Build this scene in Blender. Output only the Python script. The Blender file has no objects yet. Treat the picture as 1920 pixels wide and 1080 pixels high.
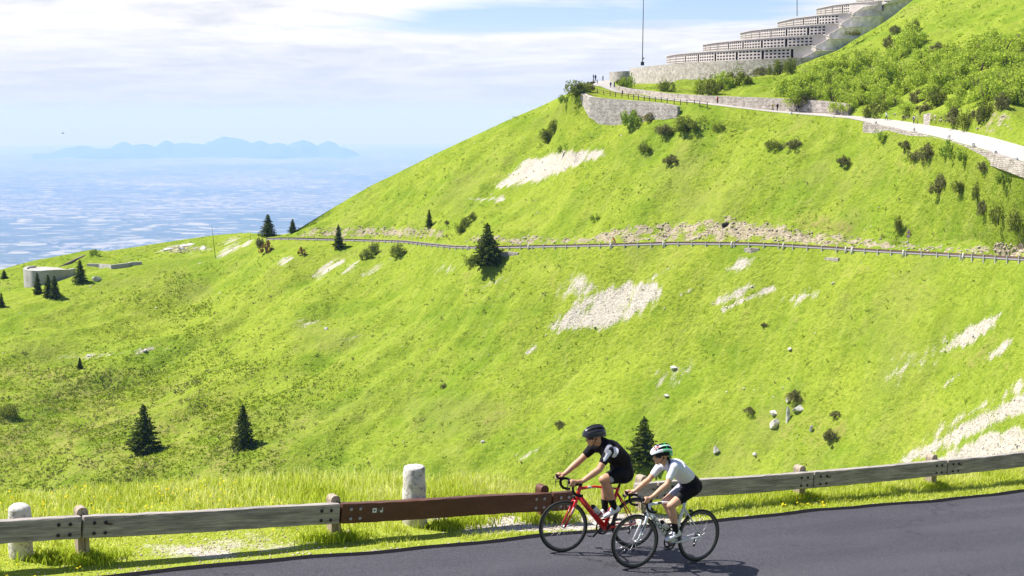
import bpy, bmesh, math, random
import numpy as np
from mathutils import Vector, Matrix
from mathutils.bvhtree import BVHTree

# ------------------------------------------------------------------ camera, sky, sun, exposure
scene = bpy.context.scene
F = 2666.667
PITCH = math.atan(330 / F)
CP, SP = math.cos(PITCH), math.sin(PITCH)
cam_d = bpy.data.cameras.new('camera'); cam = bpy.data.objects.new('camera', cam_d)
scene.collection.objects.link(cam)
cam_d.lens = 50; cam_d.sensor_width = 36; cam_d.clip_start = 0.5; cam_d.clip_end = 900000
cam.location = (0, 0, 0); cam.rotation_euler = (math.pi / 2 - PITCH, 0, 0)
scene.camera = cam
scene.view_settings.view_transform = 'Standard'; scene.view_settings.look = 'None'
scene.view_settings.gamma = 1; scene.view_settings.exposure = 0.93
scene.cycles.volume_bounces = 1
scene.cycles.max_bounces = 6; scene.cycles.diffuse_bounces = 3
scene.cycles.transparent_max_bounces = 12

SUN = Vector((-.546, .121, .829)).normalized()
sun_d = bpy.data.lights.new('sun', 'SUN'); sun = bpy.data.objects.new('sun', sun_d)
scene.collection.objects.link(sun)
sun_d.energy = 5.0; sun_d.angle = math.radians(.5); sun_d.color = (1, .965, .90)
sun.rotation_euler = SUN.to_track_quat('Z', 'Y').to_euler()

class NT:
    """small helper to write node trees"""
    def __init__(s, nt): s.nt = nt
    def n(s, t, ins=None, **kw):
        nd = s.nt.nodes.new(t)
        for k, v in kw.items(): setattr(nd, k, v)
        for k, v in (ins or {}).items():
            so = nd.inputs[k]
            if isinstance(v, bpy.types.NodeSocket): s.nt.links.new(v, so)
            elif v is not None: so.default_value = v
        return nd
    def math(s, op, a, b=None, c=None, clamp=False):
        nd = s.nt.nodes.new('ShaderNodeMath'); nd.operation = op; nd.use_clamp = clamp
        for i, v in enumerate((a, b, c)):
            if v is None: continue
            if isinstance(v, bpy.types.NodeSocket): s.nt.links.new(v, nd.inputs[i])
            else: nd.inputs[i].default_value = v
        return nd.outputs[0]
    def mix(s, f, a, b):
        nd = s.nt.nodes.new('ShaderNodeMix'); nd.data_type = 'RGBA'
        for i, v in ((0, f), (6, a), (7, b)):
            if isinstance(v, bpy.types.NodeSocket): s.nt.links.new(v, nd.inputs[i])
            else: nd.inputs[i].default_value = v if i == 0 else (tuple(v) + (1,))[:4]
        return nd.outputs[2]
    def noise(s, vec, scale, detail=3, rough=.55, out=0):
        nd = s.n('ShaderNodeTexNoise', {'Vector': vec, 'Scale': scale, 'Detail': detail, 'Roughness': rough})
        return nd.outputs[out]
    def ramp(s, f, lo, hi):
        nd = s.n('ShaderNodeMapRange', {'Value': f, 'From Min': lo, 'From Max': hi}); nd.clamp = True
        return nd.outputs[0]
    def mapping(s, vec, scale=(1, 1, 1), rot=(0, 0, 0), loc=(0, 0, 0)):
        return s.n('ShaderNodeMapping', {'Vector': vec, 'Scale': scale, 'Rotation': rot, 'Location': loc}).outputs[0]

world = bpy.data.worlds.new('World'); scene.world = world; world.use_nodes = True
world.node_tree.nodes.clear()
w = NT(world.node_tree)
sky = w.n('ShaderNodeTexSky', sky_type='NISHITA', sun_disc=False, sun_elevation=math.radians(56),
          sun_rotation=math.atan2(SUN.x, SUN.y), altitude=1500, air_density=1.0, dust_density=1.6, ozone_density=1.0)
tc = w.n('ShaderNodeTexCoord').outputs['Generated']
sep = w.n('ShaderNodeSeparateXYZ', {0: tc})
zz = w.math('MAXIMUM', w.math('ADD', sep.outputs[2], .12), .03)
pl = w.n('ShaderNodeCombineXYZ', {0: w.math('DIVIDE', sep.outputs[0], zz), 1: w.math('DIVIDE', sep.outputs[1], zz), 2: .3}).outputs[0]
warp = w.n('ShaderNodeVectorMath', {0: pl, 1: w.n('ShaderNodeVectorMath', {0: w.noise(pl, .7, 3, .5, 1), 1: (.9, .9, .0)}, operation='MULTIPLY').outputs[0]}, operation='ADD').outputs[0]
c1 = w.noise(w.mapping(warp, (.55, .8, 1), (0, 0, .25), (3.1, 1.65, 0)), 1.0, 9, .55)
c2 = w.noise(w.mapping(warp, (.5, 3.2, 1), (0, 0, .1)), 1.5, 7, .6)
iy = w.math('DIVIDE', 1.0, w.math('MAXIMUM', sep.outputs[1], .05))
gx = w.math('MULTIPLY', sep.outputs[0], iy); gz = w.math('MULTIPLY', sep.outputs[2], iy)
def gap(x0, z0, sx, sz):          # openings in the cloud sheet, given by their direction
    a = w.math('POWER', w.math('DIVIDE', w.math('SUBTRACT', gx, x0), sx), 2.0)
    b = w.math('POWER', w.math('DIVIDE', w.math('SUBTRACT', w.math('SUBTRACT', gz, w.math('MULTIPLY', gx, .03)), z0), sz), 2.0)
    return w.math('EXPONENT', w.math('MULTIPLY', w.math('ADD', a, b), -1.0))
gaps = w.math('ADD', gap(-.005, .0655, .085, .0115), w.math('ADD', w.math('MULTIPLY', gap(.15, .066, .085, .016), .8), w.math('MULTIPLY', gap(-.10, .075, .03, .006), .0)))
cl = w.ramp(w.math('SUBTRACT', w.math('ADD', w.math('MULTIPLY', c1, .55), w.math('ADD', w.math('MULTIPLY', c2, .45), .17)), w.math('MULTIPLY', gaps, .42)), .38, .56)
# cloud bank gets solid towards the horizon
hz = w.ramp(sep.outputs[2], .062, -.004)
front = w.math('MULTIPLY', w.ramp(sep.outputs[2], .50, .24), w.ramp(sep.outputs[1], -.25, .25))
cl = w.math('MULTIPLY', w.math('MAXIMUM', cl, w.math('MULTIPLY', hz, 1.0)), front)
shade = w.ramp(w.math('ADD', w.math('MULTIPLY', w.noise(w.mapping(warp, (.8, 1.1, 1), (0, 0, .1), (7, 2, 0)), 1.5, 8, .6), .6), w.math('MULTIPLY', w.noise(w.mapping(warp, (1.9, 2.4, 1), (0, 0, .1), (2, 4, 0)), 2.0, 8, .62), .4)), .42, .56)
cloudcol = w.mix(shade, (.425, .44, .485), (.57, .57, .58))
cloudcol = w.mix(w.math('MULTIPLY', hz, .92), cloudcol, (.355, .402, .505))
skyc = w.n('ShaderNodeVectorMath', {0: sky.outputs[0], 1: (.070, .073, .092)}, operation='MULTIPLY').outputs[0]
mixc = w.mix(cl, skyc, cloudcol)
bg = w.n('ShaderNodeBackground', {'Color': mixc, 'Strength': 1.0})
w.n('ShaderNodeOutputWorld', {'Surface': bg.outputs[0]})

# ------------------------------------------------------------------ generic helpers
rng = np.random.default_rng(7)
random.seed(7)
COL = scene.collection

def px_ray(u, v):
    x = (u - 960) / F; y = (540 - v) / F
    return (x, CP + y * SP, y * CP - SP)
def PD(u, v, d):
    r = px_ray(u, v); t = d / r[1]
    return Vector((r[0] * t, d, r[2] * t))
def PZ(u, Y, z):
    return Vector(((u - 960) / F * (Y * CP - z * SP), Y, z))
def proj(X, Y, Z):
    zc = Y * CP - Z * SP; yc = Y * SP + Z * CP
    return 960 + F * X / zc, 540 - F * yc / zc

def mesh_np(name, V, Q, mats=(), smooth=False, attrs=None, midx=None):
    """V (n,3), Q (m,k) faces of equal size k"""
    V = np.asarray(V, dtype=np.float32); Q = np.asarray(Q, dtype=np.int32)
    me = bpy.data.meshes.new(name)
    me.vertices.add(len(V)); me.vertices.foreach_set('co', V.ravel())
    me.loops.add(Q.size); me.loops.foreach_set('vertex_index', Q.ravel())
    me.polygons.add(len(Q)); me.polygons.foreach_set('loop_start', np.arange(0, Q.size, Q.shape[1], dtype=np.int32))
    if midx is not None: me.polygons.foreach_set('material_index', np.asarray(midx, dtype=np.int32))
    if smooth: me.polygons.foreach_set('use_smooth', np.ones(len(Q), dtype=bool))
    for k, a in (attrs or {}).items():
        a = np.asarray(a, dtype=np.float32)
        if a.ndim == 1:
            at = me.attributes.new(k, 'FLOAT', 'POINT'); at.data.foreach_set('value', a)
        else:
            at = me.attributes.new(k, 'FLOAT_COLOR', 'POINT'); at.data.foreach_set('color', a.ravel())
    me.update(calc_edges=True)
    for m in mats: me.materials.append(m)
    return me

def link(name, me, parent=None, loc=None, rotz=None):
    o = bpy.data.objects.new(name, me); COL.objects.link(o)
    if parent is not None: o.parent = parent
    if loc is not None: o.location = loc
    if rotz is not None: o.rotation_euler = (0, 0, rotz)
    return o
def tag(o, label=None, cat=None, group=None, kind=None):
    if label: o['label'] = label
    if cat: o['category'] = cat
    if group: o['group'] = group
    if kind: o['kind'] = kind
    return o
def empty(name, loc=(0, 0, 0), rotz=0):
    o = bpy.data.objects.new(name, None); COL.objects.link(o); o.location = loc
    o.rotation_euler = (0, 0, rotz); return o
def copy_tree(o, parent=None):
    c = o.copy(); COL.objects.link(c)
    if parent is not None: c.parent = parent
    for ch in list(o.children): copy_tree(ch, c)
    return c

# vectorised value noise
def _hash(ix, iy, s):
    h = (ix.astype(np.int64) * 374761393 + iy.astype(np.int64) * 668265263 + s * 982451653) & 0xffffffff
    h = ((h ^ (h >> 13)) * 1274126177) & 0xffffffff
    return ((h ^ (h >> 16)) & 0xffff) / 65535.0
def vnoise(x, y, s=0):
    ix, iy = np.floor(x), np.floor(y); fx, fy = x - ix, y - iy
    fx = fx * fx * (3 - 2 * fx); fy = fy * fy * (3 - 2 * fy)
    a = _hash(ix, iy, s); b = _hash(ix + 1, iy, s); c = _hash(ix, iy + 1, s); d = _hash(ix + 1, iy + 1, s)
    return (a + (b - a) * fx) * (1 - fy) + (c + (d - c) * fx) * fy
def fbm(x, y, o=4, s=0):
    t = 0; a = .5; n = 0
    for i in range(o):
        t = t + a * vnoise(x, y, s + i * 17); n += a; x = x * 2.03 + 5.1; y = y * 2.03 + 1.7; a *= .5
    return t / n

# ------------------------------------------------------------------ materials
def material(name, build):
    m = bpy.data.materials.new(name); m.use_nodes = True; m.node_tree.nodes.clear()
    t = NT(m.node_tree); t.out = t.n('ShaderNodeOutputMaterial'); build(t); return m
def pbr(t, col, rough=.8, spec=.3, bump=None, bdist=.02, bstr=1.0, metal=0, coat=0):
    ins = {'Base Color': col if isinstance(col, bpy.types.NodeSocket) else (tuple(col) + (1,))[:4],
           'Roughness': rough, 'Specular IOR Level': spec, 'Metallic': metal, 'Coat Weight': coat}
    if bump is not None:
        ins['Normal'] = t.n('ShaderNodeBump', {'Height': bump, 'Distance': bdist, 'Strength': bstr}).outputs[0]
    b = t.n('ShaderNodeBsdfPrincipled', ins); t.nt.links.new(b.outputs[0], t.out.inputs[0]); return b
def plain(name, col, rough=.6, spec=.3, metal=0, var=0.0, scale=20, coat=0):
    def f(t):
        if var:
            o = t.n('ShaderNodeTexCoord').outputs['Object']; n = t.noise(o, scale, 4)
            lo = tuple(c * (1 - var) for c in col); hi = tuple(min(1, c * (1 + var)) for c in col)
            pbr(t, t.mix(t.ramp(n, .3, .7), lo, hi), rough, spec, n, .004, .5, metal, coat)
        else: pbr(t, col, rough, spec, metal=metal, coat=coat)
    return material(name, f)
def leafmat(name, dark, light, trans=.35, scale=3.0, tip=None):
    def f(t):
        o = t.n('ShaderNodeTexCoord').outputs['Object']
        rnd = t.n('ShaderNodeObjectInfo').outputs['Random']
        isl = t.n('ShaderNodeNewGeometry').outputs['Random Per Island']
        n = t.math('ADD', t.math('MULTIPLY', t.noise(o, scale, 3), .6), t.math('MULTIPLY', isl, .4))
        c = t.mix(t.ramp(n, .25, .75), dark, light)
        c = t.mix(t.math('MULTIPLY', rnd, .25), c, tuple(x * .6 for x in light))
        d = t.n('ShaderNodeBsdfDiffuse', {'Color': c})
        tr = t.n('ShaderNodeBsdfTranslucent', {'Color': c})
        m = t.n('ShaderNodeMixShader', {0: trans, 1: d.outputs[0], 2: tr.outputs[0]})
        t.nt.links.new(m.outputs[0], t.out.inputs[0])
    return material(name, f)

def hillside(t):
    geo = t.n('ShaderNodeNewGeometry'); pos = geo.outputs['Position']
    at = t.n('ShaderNodeAttribute', attribute_name='mask').outputs['Color']
    s = t.n('ShaderNodeSeparateColor', {0: at})
    scree, rock, dry = s.outputs[0], s.outputs[1], s.outputs[2]
    n_big = t.noise(pos, .022, 4); n_mid = t.noise(pos, .16, 5, .6); n_sm = t.noise(pos, 1.1, 5, .65); n_fine = t.noise(pos, 4.5, 3, .6)
    # downslope streaks
    streakv = t.mapping(pos, (1, .16, .35), (0, 0, math.radians(-45)))
    streakv = t.mapping(t.mapping(pos, (1, 1, 1), (0, 0, math.radians(45))), (.9, .13, .4))
    n_st = t.noise(streakv, .55, 6, .65)
    c = t.mix(t.ramp(n_mid, .3, .7), (.175, .240, .022), (.280, .345, .040))
    c = t.mix(t.math('MULTIPLY', t.ramp(n_big, .4, .65), .5), c, (.315, .355, .040))
    c = t.mix(t.math('MULTIPLY', t.ramp(n_sm, .52, .30), .75), c, (.095, .160, .010))
    c = t.mix(t.math('MULTIPLY', t.ramp(t.noise(pos, 2.3, 4, .7), .50, .30), .7), c, (.085, .145, .010))
    c = t.mix(t.math('MULTIPLY', t.ramp(t.noise(pos, .06, 5, .65), .50, .62), .45), c, (.105, .195, .012))
    c = t.mix(t.math('MULTIPLY', t.ramp(n_fine, .58, .80), .6), c, (.37, .41, .075))
    c = t.mix(t.math('MULTIPLY', t.ramp(n_st, .50, .68), .35), c, (.36, .385, .08))
    pt = t.math('MULTIPLY', t.ramp(t.noise(pos, .035, 6, .68), .54, .66), .45)
    c = t.mix(pt, c, (.235, .250, .060))
    # dry brown heath
    dn = t.math('ADD', dry, t.math('MULTIPLY', t.math('SUBTRACT', n_mid, .5), 1.6))
    c = t.mix(t.math('MULTIPLY', t.math('MULTIPLY', t.ramp(dn, .36, .78), t.ramp(n_sm, .38, .62)), .85), c, (.26, .205, .085))
    # rock bank
    rn = t.math('ADD', rock, t.math('MULTIPLY', t.math('SUBTRACT', t.noise(pos, .45, 5, .7), .5), 2.0))
    rf = t.math('MULTIPLY', t.ramp(rn, .66, .84), .9)
    rc = t.mix(t.ramp(t.noise(t.mapping(pos, (1, 1, 2.4)), 1.6, 6, .7), .32, .62), (.15, .11, .06), (.50, .42, .32))
    c = t.mix(rf, c, rc)
    # scree
    sn = t.math('ADD', scree, t.math('MULTIPLY', t.math('SUBTRACT', n_st, .5), 2.8))
    sn = t.math('ADD', sn, t.math('MULTIPLY', t.math('SUBTRACT', n_fine, .5), 1.3))
    sf = t.math('MULTIPLY', t.ramp(sn, .38, .74), t.ramp(scree, .02, .12))
    sc = t.mix(t.ramp(t.noise(pos, 2.6, 4, .7), .3, .62), (.34, .295, .225), (.55, .50, .42))
    c = t.mix(sf, c, sc)
    h = t.math('ADD', t.math('MULTIPLY', n_sm, .62), t.math('MULTIPLY', n_fine, .22))
    h = t.math('ADD', h, t.math('MULTIPLY', n_mid, .6))
    pbr(t, c, 1.0, .0, h, 1.1, .95)
M = {}
M['hill'] = material('hillside_grass', hillside)

def plainmat(t):
    pos = t.n('ShaderNodeNewGeometry').outputs['Position']
    wp = t.n('ShaderNodeVectorMath', {0: pos, 1: t.n('ShaderNodeVectorMath', {0: t.noise(pos, .0004, 3, .5, 1), 1: (1500, 1500, 0)}, operation='MULTIPLY').outputs[0]}, operation='ADD').outputs[0]
    v = t.n('ShaderNodeTexVoronoi', {'Vector': t.mapping(wp, (1, 1.6, 1), (0, 0, .3)), 'Scale': .0042})
    vs = t.n('ShaderNodeSeparateColor', {0: v.outputs['Color']})
    c = t.mix(vs.outputs[0], (.05, .075, .085), (.085, .115, .10))
    c = t.mix(t.math('MULTIPLY', t.ramp(vs.outputs[1], .82, .9), .7), c, (.40, .40, .34))
    v2 = t.n('ShaderNodeTexVoronoi', {'Vector': wp, 'Scale': .013}); v2s = t.n('ShaderNodeSeparateColor', {0: v2.outputs['Color']})
    town = t.math('ADD', t.noise(pos, .00016, 4, .6), t.math('MULTIPLY', t.noise(pos, .0024, 4, .65), .55))
    c = t.mix(t.math('MULTIPLY', t.ramp(town, .70, .84), t.ramp(v2s.outputs[0], .55, .65)), c, (.25, .255, .27))
    c = t.mix(t.math('MULTIPLY', t.ramp(t.noise(pos, .00009, 5, .6), .52, .66), .6), c, (.04, .07, .05))
    far = t.n('ShaderNodeVectorMath', {0: pos}, operation='LENGTH').outputs[1]
    pbr(t, c, .9, .1)
M['plain'] = material('farmland_plain', plainmat)
M['farhill'] = plain('wooded_far_hills', (.035, .075, .03), .95, .05, var=.4, scale=.0008)

def asphalt(t):
    pos = t.n('ShaderNodeNewGeometry').outputs['Position']
    n1 = t.noise(pos, 75, 3, .7); n2 = t.noise(t.mapping(pos, (1, 1, 1), (0, 0, -math.radians(31.8))), .5, 4)
    al = t.noise(t.mapping(t.mapping(pos, (1, 1, 1), (0, 0, -math.radians(31.8))), (.04, 1.2, 1)), 1.3, 3)
    n3 = t.noise(pos, 28, 2, .6)
    c = t.mix(t.ramp(t.math('ADD', t.math('MULTIPLY', n1, .6), t.math('MULTIPLY', n3, .4)), .38, .62), (.012, .012, .016), (.064, .061, .073))
    c = t.mix(t.math('MULTIPLY', t.ramp(al, .4, .62), .25), c, (.085, .079, .088))
    c = t.mix(t.math('MULTIPLY', t.ramp(n2, .4, .7), .2), c, (.032, .032, .044))
    c = t.mix(t.math('MULTIPLY', t.ramp(t.noise(pos, 240, 1, .5), .62, .70), .7), c, (.30, .28, .29))
    pat = t.noise(t.mapping(t.mapping(pos, (1, 1, 1), (0, 0, -math.radians(31.8))), (.25, .9, 1), (0, 0, 0), (3, 1, 0)), .9, 5, .6)
    c = t.mix(t.math('MULTIPLY', t.ramp(pat, .52, .60), .22), c, (.022, .022, .030))
    ed = t.n('ShaderNodeTexVoronoi', {'Vector': t.n('ShaderNodeVectorMath', {0: pos, 1: t.noise(pos, 2.5, 4, .6, 1)}, operation='ADD').outputs[0], 'Scale': .45}, feature='DISTANCE_TO_EDGE').outputs['Distance']
    c = t.mix(t.math('MULTIPLY', t.math('MULTIPLY', t.ramp(ed, .009, .004), t.ramp(t.noise(pos, .35, 2), .52, .60)), .7), c, (.006, .006, .008))
    pbr(t, c, .72, .30, n1, .008, .7)
M['asphalt'] = material('asphalt', asphalt)
M['tar'] = plain('tar_edge', (.008, .008, .010), .9, .05, var=.3)
def asphaltfar(t):
    pos = t.n('ShaderNodeNewGeometry').outputs['Position']
    c = t.mix(t.noise(pos, .6, 4), (.16, .16, .17), (.26, .25, .26)); pbr(t, c, .9, .1)
M['asphalt_far'] = material('old_asphalt', asphaltfar)
def gravelroad(t):
    pos = t.n('ShaderNodeNewGeometry').outputs['Position']
    c = t.mix(t.noise(pos, .5, 5, .6), (.34, .315, .28), (.42, .39, .355)); pbr(t, c, .95, .1, t.noise(pos, 3, 3), .1)
M['whiteroad'] = material('pale_gravel_road', gravelroad)

def verge(t):
    pos = t.n('ShaderNodeNewGeometry').outputs['Position']
    gr = t.n('ShaderNodeAttribute', attribute_name='gravel').outputs['Fac']
    n = t.noise(pos, 1.6, 5, .65); f = t.noise(pos, 18, 4, .7)
    soil = t.mix(f, (.20, .26, .02), (.36, .40, .06))
    g = t.mix(t.ramp(f, .35, .65), (.30, .26, .21), (.66, .61, .54))
    m = t.ramp(t.math('ADD', gr, t.math('MULTIPLY', t.math('SUBTRACT', n, .5), 1.0)), .42, .62)
    pbr(t, t.mix(m, soil, g), .95, .1, f, .04)
M['verge'] = material('verge_soil', verge)

def stonewall(lo, hi, mortar, sw, sh, scale=1.0):
    def f(t):
        uv = t.n('ShaderNodeUVMap').outputs[0]
        pos = t.n('ShaderNodeNewGeometry').outputs['Position']
        jit = t.n('ShaderNodeVectorMath', {0: uv, 1: t.n('ShaderNodeVectorMath', {0: t.noise(pos, .8, 3, .5, 1), 1: (.8, .28, 0)}, operation='MULTIPLY').outputs[0]}, operation='ADD').outputs[0]
        b = t.n('ShaderNodeTexBrick', {'Vector': jit, 'Color1': (0, 0, 0, 1), 'Color2': (1, 1, 1, 1), 'Mortar': (.5, .5, .5, 1), 'Scale': scale, 'Mortar Size': .09, 'Mortar Smooth': .3, 'Bias': 0, 'Brick Width': sw, 'Row Height': sh})
        c = t.mix(b.outputs[0], lo, hi)
        c = t.mix(t.math('MULTIPLY', t.ramp(t.noise(pos, 1.2, 5, .7), .45, .7), .4), c, tuple(x * .55 for x in lo))
        c = t.mix(t.math('MULTIPLY', b.outputs[1], t.ramp(t.noise(pos, .9, 3, .6), .35, .6)), c, mortar)
        c = t.mix(t.ramp(t.noise(pos, 2.2, 3, .7), .62, .72), c, (.10, .085, .07))
        hgt = t.math('SUBTRACT', t.math('MULTIPLY', t.noise(pos, 3, 4, .6), .6), b.outputs[1])
        pbr(t, c, .9, .1, hgt, .08, .9)
    return f
M['ashlar'] = material('pale_ashlar_stone', stonewall((.44, .39, .34), (.66, .60, .535), (.20, .165, .14), .8, .34))
M['rubble'] = material('rubble_stone', stonewall((.40, .345, .29), (.64, .575, .50), (.19, .16, .13), .62, .33))
def limestone(t):
    pos = t.n('ShaderNodeNewGeometry').outputs['Position']
    c = t.mix(t.ramp(t.noise(pos, .35, 5, .6), .3, .7), (.44, .395, .35), (.55, .50, .45))
    c = t.mix(t.math('MULTIPLY', t.ramp(t.noise(t.mapping(pos, (1, 1, .15)), 1.5, 4, .6), .55, .75), .35), c, (.30, .26, .23))
    pbr(t, c, .9, .1, t.noise(pos, 2, 4), .1)
M['limestone'] = material('dressed_limestone', limestone)
M['lightened_stone'] = plain('stone_lightened_for_shade', (.60, .565, .54), .9, .1, var=.25, scale=.8)  # flanks are shaded limestone; colour raised in place of ambient light
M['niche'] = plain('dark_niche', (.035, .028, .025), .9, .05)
M['concrete'] = plain('weathered_concrete', (.36, .34, .31), .9, .1, var=.22, scale=.35)
M['scree'] = plain('limestone_rubble', (.56, .52, .46), .9, .1, var=.3, scale=2.5)
M['boulder'] = plain('limestone_boulder', (.50, .47, .43), .9, .1, var=.45, scale=1.6)
M['pole'] = plain('dark_painted_steel', (.035, .035, .04), .5, .4)

def greywood(t):
    o = t.n('ShaderNodeTexCoord').outputs['Object']
    g = t.noise(t.mapping(o, (.9, 14, 14)), 2.2, 8, .68); st = t.noise(t.mapping(o, (.5, 3, 5)), 1.6, 5, .65)
    fine = t.noise(t.mapping(o, (2.5, 60, 60)), 2.0, 4, .6)
    c = t.mix(t.ramp(g, .3, .7), (.17, .145, .125), (.54, .49, .43))
    c = t.mix(t.math('MULTIPLY', t.ramp(st, .46, .66), .6), c, (.15, .135, .13))
    c = t.mix(t.math('MULTIPLY', t.ramp(fine, .60, .70), .8), c, (.045, .035, .03))
    wv = t.n('ShaderNodeTexVoronoi', {'Vector': t.mapping(o, (1.1, 4, 4)), 'Scale': 1.4}).outputs['Distance']
    c = t.mix(t.ramp(wv, .10, .05), c, (.06, .04, .03))
    pbr(t, c, .85, .15, t.math('ADD', g, fine), .006, .9)
M['greywood'] = material('weathered_grey_timber', greywood)
def postwood(t):
    o = t.n('ShaderNodeTexCoord').outputs['Object']
    g = t.noise(t.mapping(o, (16, 16, 1)), 2.2, 6, .68)
    c = t.mix(t.ramp(g, .3, .7), (.20, .145, .10), (.50, .42, .33)); pbr(t, c, .85, .15, g, .006)
M['postwood'] = material('weathered_post_timber', postwood)
def brownpaint(t):
    o = t.n('ShaderNodeTexCoord').outputs['Object']
    g = t.noise(o, 26, 6, .75); sp = t.noise(o, 95, 2, .6)
    c = t.mix(t.ramp(g, .3, .7), (.065, .026, .016), (.125, .050, .032))
    c = t.mix(t.ramp(sp, .70, .76), c, (.34, .22, .17))
    c = t.mix(t.math('MULTIPLY', t.ramp(t.noise(t.mapping(o, (.6, 1, 3)), 2.4, 4, .6), .45, .7), .5), c, (.16, .068, .045))
    pbr(t, c, .55, .35, g, .003)
M['brown'] = material('red_brown_painted_steel', brownpaint)
M['bolt_dark'] = plain('rusted_bolt', (.05, .04, .035), .6, .4, metal=.5)
M['bolt_zinc'] = plain('zinc_bolt', (.40, .38, .40), .35, .5, metal=.4)
def lichen(t):
    o = t.n('ShaderNodeTexCoord').outputs['Object']
    n = t.noise(o, 9, 7, .75)
    c = t.mix(t.ramp(n, .34, .50), (.17, .15, .125), (.66, .62, .56))
    c = t.mix(t.math('MULTIPLY', t.ramp(t.noise(o, 3.5, 4, .6), .55, .7), .5), c, (.52, .49, .42))
    pbr(t, c, .92, .1, n, .03, 1.0)
M['lichen'] = material('pitted_white_stone', lichen)
# ------------------------------------------------------------------ the mountainside
US = np.arange(-620, 2560, 3.0)
def tab(rows):
    a = np.array(rows, dtype=float)
    def f(us):
        out = [np.interp(us, a[:, 0], a[:, k]) for k in range(1, a.shape[1])]
        k = np.exp(-np.linspace(-2, 2, 9) ** 2); k /= k.sum()
        res = []
        for o in out:
            p = np.pad(o, 4, mode='edge'); res.append(np.convolve(p, k, 'valid'))
        return res
    return f
def z_of(us, v, d):
    y = (540 - v) / F
    return d / (CP + y * SP) * (y * CP - SP)

ROAD_M = [(-620, 655, 405), (-400, 610, 405), (0, 560, 408), (200, 505, 425), (400, 480, 430), (470, 456, 428), (500, 450, 420), (545, 449.5, 412), (620, 451.5, 405), (700, 453.5, 395), (760, 456, 380), (800, 461, 364), (850, 466, 350), (900, 467, 338), (1000, 465, 328), (1085, 463.5, 318), (1150, 462, 310), (1260, 459, 300), (1390, 460, 288), (1450, 462, 283), (1560, 468.5, 272), (1600, 471.5, 268), (1680, 476, 258), (1760, 480, 250), (1920, 490, 225), (2300, 515, 190), (2560, 540, 170)]
CUT = [(-620, 640, 15), (0, 545, 15), (400, 470, 10), (500, 446, 8), (545, 440, 6), (580, 429, 6), (650, 424, 6), (760, 424, 6), (830, 427, 6), (880, 440, 5), (1000, 441, 5), (1080, 440, 5), (1150, 427, 6), (1180, 420, 6), (1300, 417, 6), (1360, 408, 6), (1400, 415, 6), (1480, 421, 6), (1520, 434, 6), (1600, 444, 6), (1700, 451, 6), (1800, 459, 6), (1920, 452, 6), (2300, 470, 6), (2560, 480, 6)]
CREST = [(-620, 620, 425), (-400, 585, 435), (0, 506, 450), (60, 489, 455), (120, 478, 458), (170, 468, 460), (200, 471, 460), (240, 465, 462), (330, 451, 468), (400, 441, 470), (450, 437, 470), (500, 440, 450), (530, 440, 436), (545, 436, 432), (560, 428, 432), (620, 391, 440), (700, 345, 440), (800, 297, 428), (870, 262, 420), (940, 231, 416), (1000, 206, 414), (1050, 182, 414), (1085, 168, 416), (1110, 162, 430), (1130, 153, 460), (1158, 155, 470), (1197, 157, 470), (1295, 155, 440), (1380, 146, 432), (1440, 139, 426), (1500, 120, 427), (1530, 108, 430), (1570, 94, 442), (1610, 70, 448), (1640, 54, 452), (1680, 28, 458), (1712, 2, 462), (1800, -45, 460), (1920, -95, 450), (2300, -200, 400), (2560, -260, 380)]
TERR = [(1040, 190, 378), (1085, 172, 372), (1105, 182, 366), (1156, 187, 362), (1248, 194.5, 350), (1264, 199, 348), (1300, 195.5, 343), (1450, 211.5, 327), (1590, 223, 308), (1640, 234, 298), (1750, 257, 275), (1850, 284, 250), (1920, 306, 236), (2300, 460, 192), (2560, 560, 172)]
TFOOT = [(1040, 205, 375), (1085, 222, 369.5), (1105, 234, 363), (1150, 229, 360), (1206, 217, 354), (1264, 206, 347), (1300, 202, 342), (1450, 216, 326), (1590, 229, 307), (1640, 248, 297), (1750, 272, 274), (1850, 303, 249), (1920, 328, 235), (2300, 485, 191), (2560, 585, 171)]
OUT = [(1040, 186, 384), (1085, 168, 388), (1105, 165, 392), (1120, 160, 402), (1150, 172, 385), (1200, 181, 372), (1300, 193, 350), (1450, 210.5, 328), (1590, 222, 309), (1640, 232.5, 299), (1750, 255.5, 276), (1850, 282, 251), (1920, 304, 237), (2300, 455, 193), (2560, 555, 173)]
INN = [(1040, 184, 392), (1085, 166, 400), (1112, 158, 425), (1130, 150, 452), (1152, 152, 448), (1156, 168, 410), (1170, 177, 392), (1271, 185, 364), (1341, 194, 351), (1433, 205.5, 338), (1590, 216.5, 318), (1690, 227, 298), (1800, 245, 273), (1860, 258, 258), (1920, 275, 246), (2300, 415, 200), (2560, 510, 180)]
WTOP = [(1040, 183, 396), (1085, 165, 404), (1112, 157.5, 428), (1130, 150, 455), (1150, 151, 452), (1158, 161, 413), (1200, 168, 395), (1250, 175, 371), (1318, 179, 356), (1387, 182, 346), (1480, 186, 333), (1580, 195, 319.5), (1600, 205, 318), (1690, 212, 300), (1760, 212, 282), (1830, 208, 270), (1880, 200, 262), (1920, 235, 252), (2300, 380, 205), (2560, 480, 185)]
R2 = [(-620, 900, 285), (0, 885, 290), (200, 880, 290), (400, 880, 285), (545, 880, 280), (700, 880, 277), (870, 880, 272), (1085, 880, 267), (1260, 880, 258), (1450, 880, 246), (1590, 880, 232), (1680, 880, 222), (1800, 880, 206), (1920, 880, 190), (2300, 900, 150), (2560, 920, 130)]
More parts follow.
